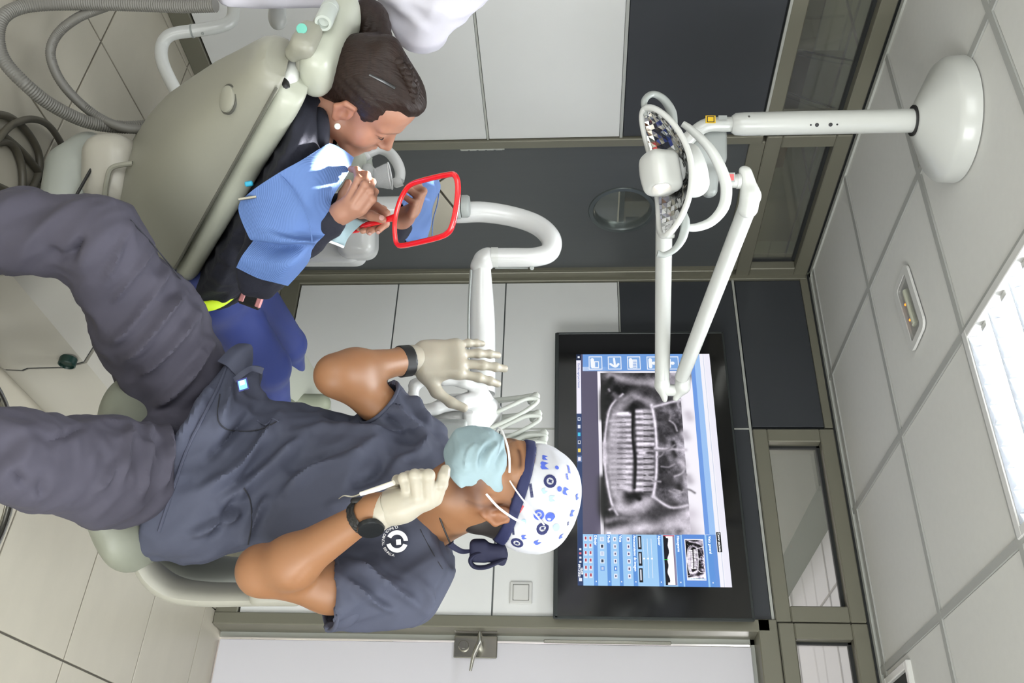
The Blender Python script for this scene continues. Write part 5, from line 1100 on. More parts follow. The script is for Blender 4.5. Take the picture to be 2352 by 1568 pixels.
# hand mirror
nm = nrm(-FW*.72-UP*.69+RT*.03); MC = P(975, 480, 1.875)
def mp(px, py, o=0.): return onplane(px, py, nm, MC @ nm)+nm*o
mi = thing('hand_mirror', 'red-framed square hand mirror held up by the seated woman', 'hand mirror', MC)
outl = [(1030, 401), (1046, 404), (1052, 428), (1049, 470), (1040, 514), (1028, 535), (1000, 547), (930, 563), (913, 560), (908, 540), (908, 505), (917, 468), (930, 440), (946, 423), (980, 412)]
m_red = mat('glossy_red_plastic', (214, 24, 34), .2, gain=1.1, coat=.7)
part('frame', tube([mp(*q) for q in outl], .0058, 14, 5, True), m_red, mi)
mo = [mp(*q, .001) for q in [tuple(x) for x in spline([np.array([a, b, 0.]) for a, b in outl], 4, True)[:, :2]]]
cdir = np.cross(mo[10]-mo[0], mo[30]-mo[0]); mo = mo if cdir @ nm > 0 else mo[::-1]
part('mirror_glass', prism(mo, nm, .003), mat('silver_mirror', (240, 244, 245), .01, metal=1., gain=1.1), mi, smooth=False)
part('handle', tube([mp(906, 500), mp(888, 504), mp(868, 510), mp(845, 515), mp(832, 517)], [.0085, .0062, .0058, .0062, .0068], 14, flat=(nm, .7)), m_red, mi)
hc2 = mp(815, 521); part('hanging_loop', tube([hc2+(mp(832, 517)-hc2)*c_+nrm(np.cross(nm, mp(832, 517)-hc2))*s_ for c_, s_ in ((1, .0), (.7, .0085), (0, .0095), (-.8, .007), (-1.1, 0), (-.8, -.007), (0, -.0095), (.7, -.0085))], .0042, 10, 4, True), m_red, mi)
# crumpled face mask in her hand
fm = thing('face_mask', 'crumpled pale blue surgical mask held by the seated woman beside the mirror handle', 'face mask', P(780, 530, 2.0))
m_mask = mat('pale_blue_mask', (176, 202, 210), .8, gain=.68, bump=(80, .3, .002))
part('mask_cloth', sheet([[P(852, 503, 2.02), P(820, 492, 2.03), P(792, 492, 2.04), P(775, 505, 2.04)], [P(835, 512, 1.99), P(806, 500, 2.0), P(785, 512, 2.01), P(765, 528, 2.02)], [P(820, 524, 2.01), P(795, 515, 2.0), P(772, 530, 1.99), P(752, 543, 2.0)], [P(800, 545, 2.03), P(790, 540, 2.02), P(772, 546, 2.0), P(755, 548, 2.01)], [P(790, 568, 2.04), P(780, 562, 2.03), P(765, 556, 2.01), P(745, 550, 2.01)]], .0015, 6), m_mask, fm)
part('mask_edge', tube([P(789, 567, 2.03), P(770, 559, 2.01), P(744, 550, 2.0)], .0028, 8, flat=(FW, .6)), mat('white_fleece', (235, 238, 240), .8), fm)
# ------------------------------------------------------------------ the man in scrubs
m_scr = mat('grey_blue_scrubs', (82, 86, 106), .8, gain=.62, bump=(130, .15, .001), noise=(8, .06)); m_scr2 = mat('charcoal_scrub_trousers', (84, 81, 96), .85, gain=.58, bump=(130, .15, .001))
m_glove = mat('ivory_latex', (212, 204, 186), .42, gain=.66, sub=.1, bump=(40, .35, .003))
ma = thing('person', 'man in grey-blue scrubs, printed cap and face mask sitting on a stool and gesturing', 'person', (1.82, -1.85, 0))
hm = Head((1.887, -1.8467, 1.2048), (-.4963, -.8192, .2873), (-.1134, .3893, .9141), 1.0)
FC = nrm(V3(-.1, -1, 0)); nk = P(985, 1190, 1.885)
LS, LE, LM, LW = P(945, 1352, 1.80), P(606, 1312, 1.70), P(672, 1290, 1.665), P(858, 1172, 1.60)
RS, RE, RM, RW = P(965, 1015, 2.02), P(772, 862, 1.90), P(815, 850, 1.94), P(930, 828, 2.06)
tor = [(P(430, 1065, 1.97), P(600, 1085, 1.95), .165, .160, .70), (P(600, 1085, 1.95), P(760, 1125, 1.93), .160, .162, .70), (P(760, 1125, 1.93), P(895, 1165, 1.91), .162, .150, .70)]
yoke_ = [(P(960, 1040, 2.0), P(930, 1330, 1.83), .062, .066), (P(990, 1120, 1.95), P(975, 1245, 1.87), .052, .058)]
bcore = [cap_(a, b, r-.035, r2-.035, (FC, f)) for a, b, r, r2, f in tor]+[cap_(a, b, r-.022, r2-.022) for a, b, r, r2 in yoke_]
bcore += [cap_(LS, P(760, 1345, 1.745), .036, .047), cap_(P(760, 1345, 1.745), LE, .047, .040), ell(P(588, 1306, 1.695), (.030, .036, .036), [UP, RT, FW]), cap_(LE, LM, .040, .045), cap_(LM, LW, .044, .0235, (nrm(FW+RT*.3), .94)), cap_(LW, P(884, 1160, 1.595), .0235, .021),
          cap_(RS, P(865, 925, 1.96), .022, .036), cap_(P(865, 925, 1.96), RE, .038, .038), cap_(RE, RM, .041, .042), cap_(RM, RW, .042, .027), cap_(RW, P(955, 826, 2.07), .027, .024)]
hv = head_mesh(hm, [cap_(hm.p(0, -.030, -.03), nk, .060, .058), cap_(hm.p(0, -.02, -.07), P(972, 1215, 1.88), .055, .048)], jaw=1.05, nose=False, zj=.58)
bo = part('body', merge(hv, sdf(bcore, .0055, .026, disp=folds([([(720, 1290), (690, 1320), (665, 1352)], 3, -.003)]))), m_skin2, ma)
_t = head_tint(hm, beard=.8); set_tint(bo, _t)
# tunic
tp = [cap_(a, b, r, r2, (FC, f)) for a, b, r, r2, f in tor]+[cap_(a, b, r, r2) for a, b, r, r2 in yoke_]
tp += [cap_(P(930, 1358, 1.80), P(772, 1362, 1.745), .066, .068), cap_(P(955, 1000, 2.01), P(868, 922, 1.965), .062, .056), cap_(P(440, 1010, 1.93), P(450, 1110, 1.90), .165, .165, (FC, .75)), cap_(P(545, 880, 1.98), P(470, 980, 1.95), .055, .10), cap_(P(985, 1060, 1.96), P(985, 1100, 1.93), .055, .05), cap_(P(1002, 1218, 1.835), P(985, 1300, 1.81), .052, .056)]
hemL = nrm(P(772, 1362, 1.745)-P(930, 1358, 1.80)); hemR = nrm(P(868, 922, 1.965)-P(955, 1000, 2.01))
def slab(c, n, h=.05, w=.085): x, y, z = frame(n); return rbox(c+z*h, (w, w, h), [x, y, z], .002)
cuts = [slab(P(752, 1362, 1.738), hemL, .05, .078), slab(P(868, 922, 1.965), hemR, .04, .075), cap_(P(760, 1362, 1.74)-hemL*.015, P(700, 1362, 1.72), .058, .060), cap_(P(868, 922, 1.965)-hemR*.012, P(800, 880, 1.93), .050, .05),
        cap_(P(1040, 1195, 1.88), P(1120, 1190, 1.84), .050, .075), wedge((P(1000, 1230, 1.8), -UP*.86+RT*.51), (P(1005, 1135, 1.8), -UP*.56-RT*.83), (P(1000, 1200, 1.90), FW))]
F1 = [([(700, 1000), (640, 1060), (560, 1120), (500, 1160)], 16, .012), ([(860, 1010), (800, 1060), (720, 1080), (640, 1150)], 14, .010), ([(900, 1040), (860, 1090), (800, 1120)], 14, -.010), ([(640, 960), (600, 1020), (540, 1080), (460, 1130)], 14, .014), ([(590, 940), (540, 990), (470, 1060)], 12, -.010), ([(560, 1170), (500, 1200), (430, 1230)], 10, .009), ([(545, 1130), (520, 1180), (480, 1240)], 8, -.007),
      ([(620, 1130), (590, 1190), (560, 1240)], 10, .009), ([(850, 990), (930, 985), (1000, 1010)], 10, .008), ([(700, 985), (800, 985), (900, 1000)], 10, .006), ([(990, 1000), (960, 1040), (900, 1060)], 10, .006),
      ([(800, 1290), (860, 1330), (930, 1370), (970, 1400)], 9, .011), ([(790, 1330), (850, 1375), (910, 1410)], 8, .009), ([(830, 1270), (890, 1310), (960, 1350)], 9, -.002), ([(960, 1330), (985, 1370), (960, 1420)], 9, .006),
      ([(935, 905), (960, 940), (985, 975)], 8, .009), ([(900, 930), (935, 960), (970, 990)], 8, .008), ([(880, 950), (915, 975), (950, 1000)], 7, -.007), ([(640, 1080), (700, 1060), (760, 1050)], 14, -.008), ([(740, 1170), (800, 1150), (850, 1160)], 14, .006), ([(480, 900), (430, 990), (390, 1080)], 10, .010), ([(530, 870), (520, 930), (500, 980)], 9, .008)]
tun = sdf(tp, .005, .028, sub=cuts, ksub=.004, inter=[half(P(432, 1040, 1.9), -UP*.94-RT*.34)], disp=chain(folds(F1, 2.4), cloth(nrm(UP*.75-RT*.65), .085, .015, 2, 4.5)))
part('tunic', tun, m_scr, ma)
def onsurf(g, px, py, off=.0, none=False):   # nearest vertex of a mesh under a photograph pixel
    V = g[0]; pr = proj(V); d = (pr[:, 0]-px)**2+(pr[:, 1]-py)**2; m = d < 15**2
    if not m.any(): return None if none else P(px, py, 1.85)
    D0_ = pr[m, 2].min(); d = np.where(m & (pr[:, 2] < D0_+.03), d, 1e9); return P(px, py, pr[d.argmin(), 2]-off)
def seam(pts, r=.0018, g=tun, off=.001, n=6, m=None, nm_='seam', par=ma, flat=None):
    Q = spline([np.array([a, b, 0.]) for a, b in pts], n)[:, :2]; Q = [onsurf(g, *q, off, True) for q in Q]; Q = [q for q in Q if q is not None]
    if len(Q) < 4: return None
    return part(nm_, tube(Q, r, 8, 1, flat=flat), m or m_scr, par)
m_scr3 = mat('dark_scrub_trim', (50, 51, 60), .85, gain=.6)
seam([(1020, 1312), (1000, 1280), (982, 1248), (965, 1215)], .0010, m=m_scr3, off=-.0002)
part('sleeve_hem', torus(P(762, 1362, 1.742), hemL, .0655, .0042, 48, 10), m_scr, ma); part('sleeve_hem', torus(P(871, 924, 1.967), hemR, .0545, .0040, 48, 10), m_scr, ma)
seam([(535, 800), (505, 880), (470, 950), (430, 1030), (395, 1130), (365, 1220)], .0035, nm_='tunic_hem')
seam([(505, 905), (500, 960), (520, 985), (560, 990), (600, 985), (640, 965)], .0014, m=m_scr3, nm_='pocket_seam'); seam([(640, 968), (625, 962), (610, 975), (590, 965)], .002, nm_='pocket_seam')
seam([(560, 1120), (575, 1150), (578, 1200), (570, 1250)], .0014, m=m_scr3, nm_='pocket_seam')
part('tunic_flap', sheet([[P(548, 790, 1.97), P(575, 792, 1.97), P(580, 810, 1.97), P(578, 842, 1.96)], [P(530, 800, 1.95), P(550, 806, 1.94), P(562, 825, 1.94), P(560, 852, 1.93)], [P(500, 830, 1.93), P(520, 840, 1.92), P(535, 855, 1.92), P(548, 868, 1.92)]], .003, 5), m_scr, ma)
part('pocket_strap', tube([P(530, 880, 1.905), P(560, 856, 1.905), P(580, 846, 1.92), P(604, 852, 1.93)], [.006, .006, .006, .007], 10, flat=(FW, .25)), m_scr, ma)
lb = P(558, 883, 1.865); LXa, LYa = nrm(RT*.95+UP*.2), nrm(UP*.95-RT*.3)
part('pocket_label', merge(setmi(obox(lb, [LXa, LYa, -FW], (.0115, .0105, .001), 0), 0), setmi(obox(lb-FW*.0006, [LXa, LYa, -FW], (.0090, .0082, .001), 0), 1), setmi(obox(lb-FW*.0012-LXa*.004, [LXa, LYa, -FW], (.0045, .005, .001), 0), 2)), [mat('navy_label', (40, 44, 110), .6), mat('label_blue', (120, 190, 210), .6), mat('label_white', (235, 240, 240), .6)], ma, smooth=False)
# emblem and lettering
ec_ = onsurf(tun, 912, 1243, .013); EX, EY = nrm(RT*.97-UP*.10+FW*(-.2)), nrm(UP*.97+RT*.12); EZ = np.cross(EX, EY); 
m_print = mat('white_print', (232, 234, 238), .7, gain=1.15)
def arcband(r0, r1, a0, a1, n=20): 
    V = []; 
    for k in range(n+1):
        a = math.radians(a0+(a1-a0)*k/n)
        for r in (r0, r1):
            for z in (0, .0012): V.append(ec_+EX*r*math.cos(a)+EY*r*1.0*math.sin(a)+EZ*z)
    F = []
    for k in range(n):
        b = 4*k; c = b+4; F += [[b+1, b+3, c+3, c+1], [b, c, c+2, b+2], [b, b+1, c+1, c], [b+2, c+2, c+3, b+3]]
    return V, F
part('emblem', merge(arcband(.0125, .0205, 100, 250), arcband(.0125, .0205, -68, 78), obox(ec_+EZ*.0006+EY*.003+EX*.001, [nrm(EX+EY*.2), nrm(EY-EX*.2), EZ], (.0050, .0045, .0008), 0)), m_print, ma, smooth=False)
tx = []
S_ = 'CLÍNICA DENTAL BENALUA'
for i, chh in enumerate(S_):
    if chh == ' ': continue
    a = math.radians(-172+164*i/(len(S_)-1)); c_ = ec_+EX*.0265*math.cos(a)+EY*.0265*math.sin(a)+EZ*.0006; tx.append(hull_text(chh, .0068, c_, -EX*math.sin(a)+EY*math.cos(a), -EX*math.cos(a)-EY*math.sin(a), None, 't', None))
part('emblem_lettering', merge(*tx), m_print, ma, smooth=False)
# trousers
KR, KL = P(222, 548, 1.79), P(10, 1048, 1.50)
fR, fL = V3(KR[0]-.02, KR[1]+.04, .1), V3(KL[0]+.02, KL[1]+.03, .1)
tr_ = [cap_(P(415, 1060, 1.98), P(470, 1075, 1.97), .165, .16, (FC, .8)), cap_(P(430, 930, 2.02), P(345, 745, 1.92), .115, .104), cap_(P(345, 745, 1.92), KR, .104, .078), cap_(KR, P(60, 532, 1.80), .080, .076), cap_(P(60, 532, 1.80), fR, .074, .062),
       cap_(P(400, 1095, 1.92), P(215, 1080, 1.70), .112, .094), cap_(P(215, 1080, 1.70), KL, .094, .072), cap_(KL, KL*.6+fL*.4, .072, .066), cap_(KL*.6+fL*.4, fL, .066, .058)]
F2 = [([(470, 690), (420, 760), (360, 830), (300, 880)], 9, .009), ([(430, 660), (380, 720), (320, 800), (270, 840)], 9, .009), ([(390, 600), (350, 680), (290, 760), (240, 800)], 9, .008), ([(350, 560), (300, 640), (250, 710)], 9, .008), ([(300, 520), (270, 580), (240, 650)], 8, .007), ([(500, 760), (460, 830), (400, 900), (350, 940)], 9, .009), ([(180, 560), (130, 600), (100, 560)], 9, -.006), ([(160, 610), (170, 570), (190, 540)], 8, -.009),
      ([(300, 960), (290, 1040), (270, 1120)], 9, .006), ([(340, 950), (335, 1050), (320, 1150)], 9, .007), ([(380, 960), (385, 1040), (370, 1130)], 8, .008), ([(200, 975), (150, 1000), (110, 1010)], 7, -.005), ([(210, 1130), (250, 1090), (280, 1040)], 7, .005), ([(60, 1120), (40, 1090), (20, 1080)], 8, -.006), ([(90, 1140), (100, 1100)], 7, -.005), ([(410, 1000), (420, 1080), (400, 1170)], 8, -.008)]
trs = sdf(tr_, .0058, .03, disp=chain(folds(F2, 2.3), cloth(nrm(UP*.8-RT*.6), .075, .013, 7, 4.5)))
part('trousers', trs, m_scr2, ma)
seam([(415, 640), (350, 560), (300, 505)], .0014, g=trs, m=m_scr3); 
for fq, nmx in ((fR, 0), (fL, 1)):
    f0 = V3(fq[0], fq[1], 0)
    part('shoe', sdf([cap_(f0+V3(0, .06, .045), f0+V3(-.01, -.12, .038), .042, .036, (ZZ, .8)), cap_(f0+V3(0, .05, .06), f0+V3(0, .0, .06), .042, .04)], .006, .02, inter=[half(f0+ZZ*.004, -ZZ)]), mat('white_clog', (220, 220, 218), .5), ma)
# cap
m_cap = mat('printed_cap_cloth', (232, 233, 240), .8, gain=.68)
cp = [hm.e(0, -.008, .050, .082, .103, .092), ell(P(1232, 1148, 1.83), (.082, .098, .088), [UP, RT, FW]), ell(P(1250, 1120, 1.82), (.070, .080, .078), [UP, RT, FW]), ell(P(1215, 1195, 1.83), (.070, .062, .080), [UP, RT, FW])]
bpn = nrm(-UP*.94-RT*.30-FW*.12); bpt = P(1190, 1140, 1.80)
cpm = sdf(cp, .0035, .02, inter=[half(bpt, bpn)], ksub=.003, disp=chain(cloth(nrm(RT), .06, .003, 9, 2.), folds([([(1250, 1200), (1275, 1180), (1290, 1150)], 6, .006), ([(1235, 1215), (1265, 1210), (1290, 1190)], 5, -.005), ([(1255, 1230), (1280, 1225), (1300, 1200)], 5, .005)])))
part('cap', cpm, m_cap, ma)
cp2 = [ell(c[1], c[2]+.0035, c[3]) for c in cp]
part('cap_band', sdf(cp2, .0035, .02, inter=[half(bpt+bpn*.019, bpn), half(bpt-bpn*.002, -bpn)], ksub=.003), mat('navy_band', (36, 42, 88), .75, gain=.75), ma)
m_bl = [mat('cap_print_blue', (70, 90, 180), .8), mat('cap_print_navy', (32, 36, 80), .8), mat('cap_print_pale', (150, 175, 225), .8), mat('cap_print_red', (215, 90, 95), .8)]
r6 = np.random.default_rng(12); CV = cpm[0]; CN = vnorm(*cpm)
def decal(px, py, shape, sz, mi_, ang=0.):
    pr = proj(CV); d = (pr[:, 0]-px)**2+(pr[:, 1]-py)**2; f = ((CV-CAM)*CN).sum(1) < 0; d = np.where(f, d, 1e9); i = d.argmin(); c, n = CV[i]+CN[i]*.0012, CN[i]; x, y, z = frame(n, UP)
    xx, yy = x*math.cos(ang)+y*math.sin(ang), -x*math.sin(ang)+y*math.cos(ang)
    V, F = [], []
    for poly in shape:
        k = len(V)
        for (a, b) in poly: 
            q = c+xx*a*sz+yy*b*sz; j = ((CV-q)**2).sum(1).argmin(); q = q+CN[j]*(((CV[j]-q) @ CN[j])+.0011); V.append(q)
        F.append(list(range(k, len(V))))
    return part('cap_print', (V, F), m_bl[mi_], ma, smooth=False)
circ_ = lambda r, n=14: [(r*math.cos(t), r*math.sin(t)) for t in np.arange(n)*2*math.pi/n]
ringp = lambda r0, r1, n=14: [[(r0*math.cos(a), r0*math.sin(a)), (r1*math.cos(a), r1*math.sin(a)), (r1*math.cos(b), r1*math.sin(b)), (r0*math.cos(b), r0*math.sin(b))] for a, b in zip(np.arange(n)*2*math.pi/n, (np.arange(n)+1)*2*math.pi/n)]
badge = ringp(.55, 1)+[[(-.2, -.35), (.0, -.2), (.2, -.35), (.25, .3), (0, .2), (-.25, .3)]]
tooth = [[(-.8, -1), (-.2, -.1), (.2, -.1), (.8, -1), (1, .6), (.5, 1), (0, .75), (-.5, 1), (-1, .6)]]
dash = lambda n: [[(-.09+k*.2-n*.1, -.25), (.06+k*.2-n*.1, -.25), (.06+k*.2-n*.1, .25), (-.09+k*.2-n*.1, .25)] for k in range(n)]
for (a, b, s, z, m_) in ((1263, 1103, badge, .0125, 1), (1245, 1212, badge, .0125, 1), (1187, 1247, badge, .0125, 1), (1250, 1071, tooth, .0085, 0), (1263, 1188, [circ_(1)], .0095, 0), (1236, 1182, badge, .010, 0), (1305, 1075, dash(8), .011, 0), (1302, 1092, dash(6), .010, 0), (1250, 1128, tooth, .005, 2), (1300, 1128, tooth, .007, 0), (1285, 1122, [circ_(1)], .005, 0), (1315, 1178, tooth, .007, 0), (1305, 1200, dash(5), .009, 1), (1280, 1075, [circ_(1)], .004, 0), (1268, 1146, tooth, .006, 2), (1220, 1125, dash(12), .011, 1), (1197, 1168, dash(7), .011, 3), (1180, 1215, dash(11), .010, 1), (1290, 1230, tooth, .006, 0), (1232, 1245, tooth, .0065, 0), (1202, 1196, [circ_(1)], .005, 2), (1325, 1140, tooth, .006, 0), (1253, 1052, tooth, .006, 0), (1276, 1210, [circ_(1)], .007, 2), (1205, 1232, tooth, .005, 0)):
    decal(a, b, s, z, m_, math.pi/2+r6.normal(0, .3) if s not in (badge,) else 1.3)
m_nv = mat('navy_tie', (22, 24, 52), .8, gain=1.)
part('cap_knot', sdf([rbox(P(1100, 1264, 1.80), (.018, .022, .014), [UP, RT, FW], .010), rbox(P(1130, 1275, 1.80), (.030, .014, .008), [nrm(UP+RT*.3), nrm(RT-UP*.3), FW], .007), cap_(P(1150, 1262, 1.80), P(1128, 1262, 1.80), .012)], .003, .008), m_nv, ma)
part('cap_tie', tube([P(1120, 1264, 1.80), P(1092, 1272, 1.79), P(1080, 1286, 1.79), P(1090, 1301, 1.79), P(1115, 1302, 1.79), P(1140, 1292, 1.79), P(1160, 1282, 1.80)], .0042, 10, flat=(FW, 2.)), m_nv, ma)
part('neck_cord', tube([P(1003, 1158, 1.765), P(1008, 1180, 1.758), P(1016, 1205, 1.76), P(1030, 1238, 1.772), P(1036, 1250, 1.78)], .0018, 8), m_black, ma)
part('neck_strap', tube([P(1034, 1248, 1.775), P(1042, 1256, 1.78), P(1062, 1266, 1.79), P(1085, 1264, 1.80)], [.006, .006, .005, .003], 10, flat=(FW, .5)), m_nv, ma)
# hair below the cap
part('hair', sdf([hm.e(0, -.016, .040, .0765, .0975, .083), hm.e(0, -.055, -.015, .058, .045, .045)], .0035, .015, sub=[hm.e(0, .100, -.01, .1, .092, .12), hm.e(-.08, -.0, -.02, .03, .03, .05), hm.e(.08, -.0, -.02, .03, .03, .05)], inter=[half(bpt-bpn*.01, -bpn)], ksub=.01), mat('black_hair', (34, 28, 26), .6, gain=1.), ma)
part('hair_fringe', tube([P(1226, 1016, 1.81), P(1220, 1030, 1.795), P(1212, 1048, 1.775), P(1202, 1070, 1.755), P(1192, 1090, 1.742)], [.004, .0065, .007, .006, .003], 10), mat('black_hair', (34, 28, 26), .6, gain=1.), ma)
# face mask
mk = part('surgical_mask', sdf([rbox(hm.p(0, .054, -.042), (.0605, .058, .057), hm.A, .044), cap_(hm.p(0, .098, -.004), hm.p(0, .104, -.030), .012, .014), cap_(hm.p(-.050, .052, -.080), hm.p(-.064, .036, -.078), .012, .003), cap_(hm.p(-.052, .05, -.02), hm.p(-.062, .040, -.004), .014, .006)], .0028, .02, inter=[half(hm.p(0, .06, .009), hm.Z*.92+hm.Y*.15), half(hm.p(0, .034, -.05), -hm.Y*.9-hm.Z*.1), half(hm.p(0, .05, -.098), -hm.Z)], ksub=.004, disp=chain(cloth(hm.X, .028, .0022, 3, 4.), folds([([(1150, 1012), (1120, 1050), (1115, 1080)], 6, .007), ([(1125, 1008), (1095, 1040), (1095, 1080)], 6, .006), ([(1168, 1015), (1145, 1050), (1140, 1078)], 4, -.005), ([(1100, 1015), (1075, 1040), (1070, 1085)], 5, .006), ([(1135, 1012), (1105, 1045), (1104, 1080)], 4, -.005)]))), m_mask, ma)
part('mask_edge', tube([hm.p(x, yy, .0085-(yy-.06)*.163) for x in (-.0595, -.056, -.048, -.036, -.018, 0, .018, .036, .048, .056, .0595) for yy in [.050+.064*(1-(abs(x)/.0612)**2.8)**(1/2.8)]], .0020, 8), mat('white_binding', (228, 236, 240), .7), ma)
m_lp = mat('white_elastic', (232, 228, 222), .6)
part('ear_loop', tube([P(1158, 1082, 1.745), P(1180, 1118, 1.728), P(1205, 1152, 1.722), P(1236, 1188, 1.733), P(1250, 1205, 1.742)], .0015, 8), m_lp, ma)
part('ear_loop', tube([P(1085, 1098, 1.745), P(1115, 1132, 1.722), P(1145, 1165, 1.712), P(1180, 1190, 1.722), P(1205, 1202, 1.73)], .0022, 8, flat=(FW, .4)), m_lp, ma)
# left glove: fist raised, one finger up
gl_, tl = hand_px((884, 1170, 1.60), [[(1002, 1147, 1.58), (1014, 1112, 1.57), (1019, 1092, 1.57), (1023, 1078, 1.575)], [(984, 1150, 1.575), (984, 1092, 1.552), (968, 1090, 1.585), (960, 1110, 1.61)], [(961, 1150, 1.575), (953, 1091, 1.552), (938, 1094, 1.59), (932, 1114, 1.61)], [(938, 1146, 1.585), (927, 1098, 1.562), (912, 1102, 1.60), (908, 1120, 1.615)]], [(905, 1138, 1.62), (930, 1125, 1.635), (955, 1112, 1.64)], 1.10, wrad=.0262)
part('glove', gl_, m_glove, ma, label='ivory latex glove on the raised fist near the neck')
c0 = P(876, 1174, 1.60); ax = nrm(P(905, 1158, 1.59)-P(858, 1182, 1.605))
part('glove_cuff', lathe(c0, ax, [(.0255, -.011), (.0295, -.013), (.0302, -.008), (.0300, .006), (.0275, .020)], 40, cap=False), m_glove, ma)
part('glove_bead', torus(c0-ax*.011, ax, .0298, .0016, 32, 8), m_glove, ma)
# right glove: open hand pointing at the screen
gr_, t3_, fr_ = hand(P(952, 826, 2.065), UP*.97-RT*.02+FW*.2, -FW*.85-RT*.35, 1, [(10, 12, 8), (6, 10, 6), (8, 12, 8), (12, 16, 10)], 1.16, splay=[10, 3, -4, -12], thumb=[(.8, .5, -.3), (.6, .8, -.2), (.4, .9, -.1)])
part('glove', gr_, m_glove, ma, label='ivory latex glove on the waving hand in front of the delivery arm')
c1 = P(950, 827, 2.07); ax1 = nrm(P(990, 828, 2.1)-P(930, 827, 2.06))
part('glove_cuff', lathe(c1, ax1, [(.028, -.010), (.0325, -.011), (.0335, -.006), (.0335, .008), (.030, .024)], 40, cap=False), m_glove, ma)
# watch on the left wrist, fitness band on the right
wa = nrm(P(858, 1172, 1.60)-P(800, 1205, 1.625)); wc = P(832, 1186, 1.607)
wt = thing('wristwatch', 'black round wristwatch on the man\'s raised wrist next to his emblem', 'watch', wc)
part('strap', sdf([cap_(wc-wa*.012, wc+wa*.012, .0305, .0300, (nrm(FW+RT*.3), .96))], .0025, .004, sub=[cap_(wc-wa*.06, wc+wa*.06, .0272)], inter=[half(wc-wa*.011, -wa), half(wc+wa*.011, wa)], ksub=.002), m_black, wt)
wn = nrm(RT*.80-FW*.58-UP*.05+wa*.25); wf = P(852, 1216, 1.578)
part('case', lathe(wf-wn*.008, wn, [(.018, -.002), (.0225, .001), (.0235, .006), (.022, .010), (.019, .0105)], 40), mat('watch_case', (40, 42, 44), .3, metal=.5), wt)
part('dial', lathe(wf-wn*.008, wn, [(.019, .008), (.019, .0098), (.0005, .0102)], 40), mat('dark_glass_dial', (52, 52, 46), .08, gain=1.), wt)
part('buckle', sdf([cap_(P(832, 1150, 1.60), P(812, 1150, 1.60), .007, .006)], .0025, .004), m_black, wt)
fb = thing('wristband', 'black wristband on the man\'s waving forearm beneath the glove', 'wristband', P(930, 829, 2.05))
fa = nrm(P(950, 827, 2.07)-P(900, 832, 2.04)); fc_ = P(930, 829, 2.058)
part('band', sdf([cap_(fc_-fa*.016, fc_+fa*.016, .0355, .0345)], .0025, .004, sub=[cap_(fc_-fa*.06, fc_+fa*.06, .028)], inter=[half(fc_-fa*.015, -fa), half(fc_+fa*.015, fa)], ksub=.002), m_black, fb)
pbx = thing('dental_probe', 'thin ivory dental probe held in the man\'s gloved fist', 'dental probe', P(860, 1130, 1.57))
part('probe_handle', tube([P(905, 1108, 1.555), P(870, 1121, 1.565), P(828, 1134, 1.575)], [.0042, .0045, .0035], 12), mat('ivory_plastic', (208, 204, 192), .4), pbx)
part('probe_tip', tube([P(830, 1133, 1.575), P(810, 1140, 1.58), P(790, 1138, 1.585), P(778, 1145, 1.59)], [.0022, .0016, .0012, .0008], 8), m_chrome, pbx)
# ------------------------------------------------------------------ the colleague in a white coat, mostly outside the frame
m_coat = mat('white_lab_coat', (226, 224, 236), .8, gain=.85, bump=(100, .15, .001))
co = P(800, -190, 2.15); gx_, gy_ = co[0], co[1]; as_ = thing('person', 'person in a white coat, only a sleeve and coat edge visible at the upper margin', 'person', (gx_, gy_, 0))
FA = nrm(V3(1.1-gx_, -1.9-gy_, 0)); SA = np.cross(FA, ZZ)
elb = P(968, 52, 2.13); shd = V3(gx_, gy_, 1.36)+SA*.19*(1 if (elb-V3(gx_, gy_, 1)) @ SA > 0 else -1); sh2 = 2*V3(gx_, gy_, 1.36)-shd; 
ha = Head((gx_+.02*FA[0], gy_+.02*FA[1], 1.60), FA-ZZ*.25, ZZ+FA*.25)
wr1 = P(840, -150, 2.02); el2 = V3(sh2[0], sh2[1], 1.08); wr2 = el2-FA*.02-ZZ*.23
hvv = head_mesh(ha, [cap_(ha.p(0, -.03, -.03), V3(gx_, gy_, 1.40), .054, .06)], res=.004)
gA, _, _ = hand(wr1, nrm(wr1-elb), ZZ, 1, [(40, 50, 30)]*4, 1., res=.0035); gB, _, _ = hand(wr2, FA, ZZ, -1, [(40, 50, 30)]*4, 1., res=.0035)
o_ = part('body', merge(hvv, sdf([cap_(V3(gx_, gy_, 1.38), V3(gx_, gy_, .95), .13, .12, (FA, .7)), cap_(shd, elb, .045, .04), cap_(elb, wr1, .038, .025), cap_(sh2, el2, .045, .04), cap_(el2, wr2, .038, .025)], .009, .03), gA, gB), m_skin3, as_); set_tint(o_, head_tint(ha))
cl_ = [cap_(V3(gx_, gy_, 1.34), V3(gx_, gy_, 1.0), .165, .165, (FA, .7)), cap_(V3(gx_, gy_, 1.0), V3(gx_, gy_, .58), .17, .185, (FA, .72)), cap_(sh2, shd, .07), cap_(shd, elb, .070, .062), cap_(elb, wr1*.8+elb*.2, .060, .05), cap_(sh2, el2, .07, .06), cap_(el2, wr2*.8+el2*.2, .058, .05), cap_(P(830, -22, 2.14), P(530, -24, 2.14), .037, .038)]
part('lab_coat', sdf(cl_, .008, .03, inter=[half(V3(gx_, gy_, .55), -ZZ)], disp=chain(folds([([(900, 10), (940, 40), (975, 70)], 8, .008), ([(930, 0), (965, 30), (985, 60)], 7, -.007), ([(1000, 5), (985, 40), (960, 60)], 8, .006)]), cloth(UP, .06, .010, 12, 3.))), m_coat, as_)
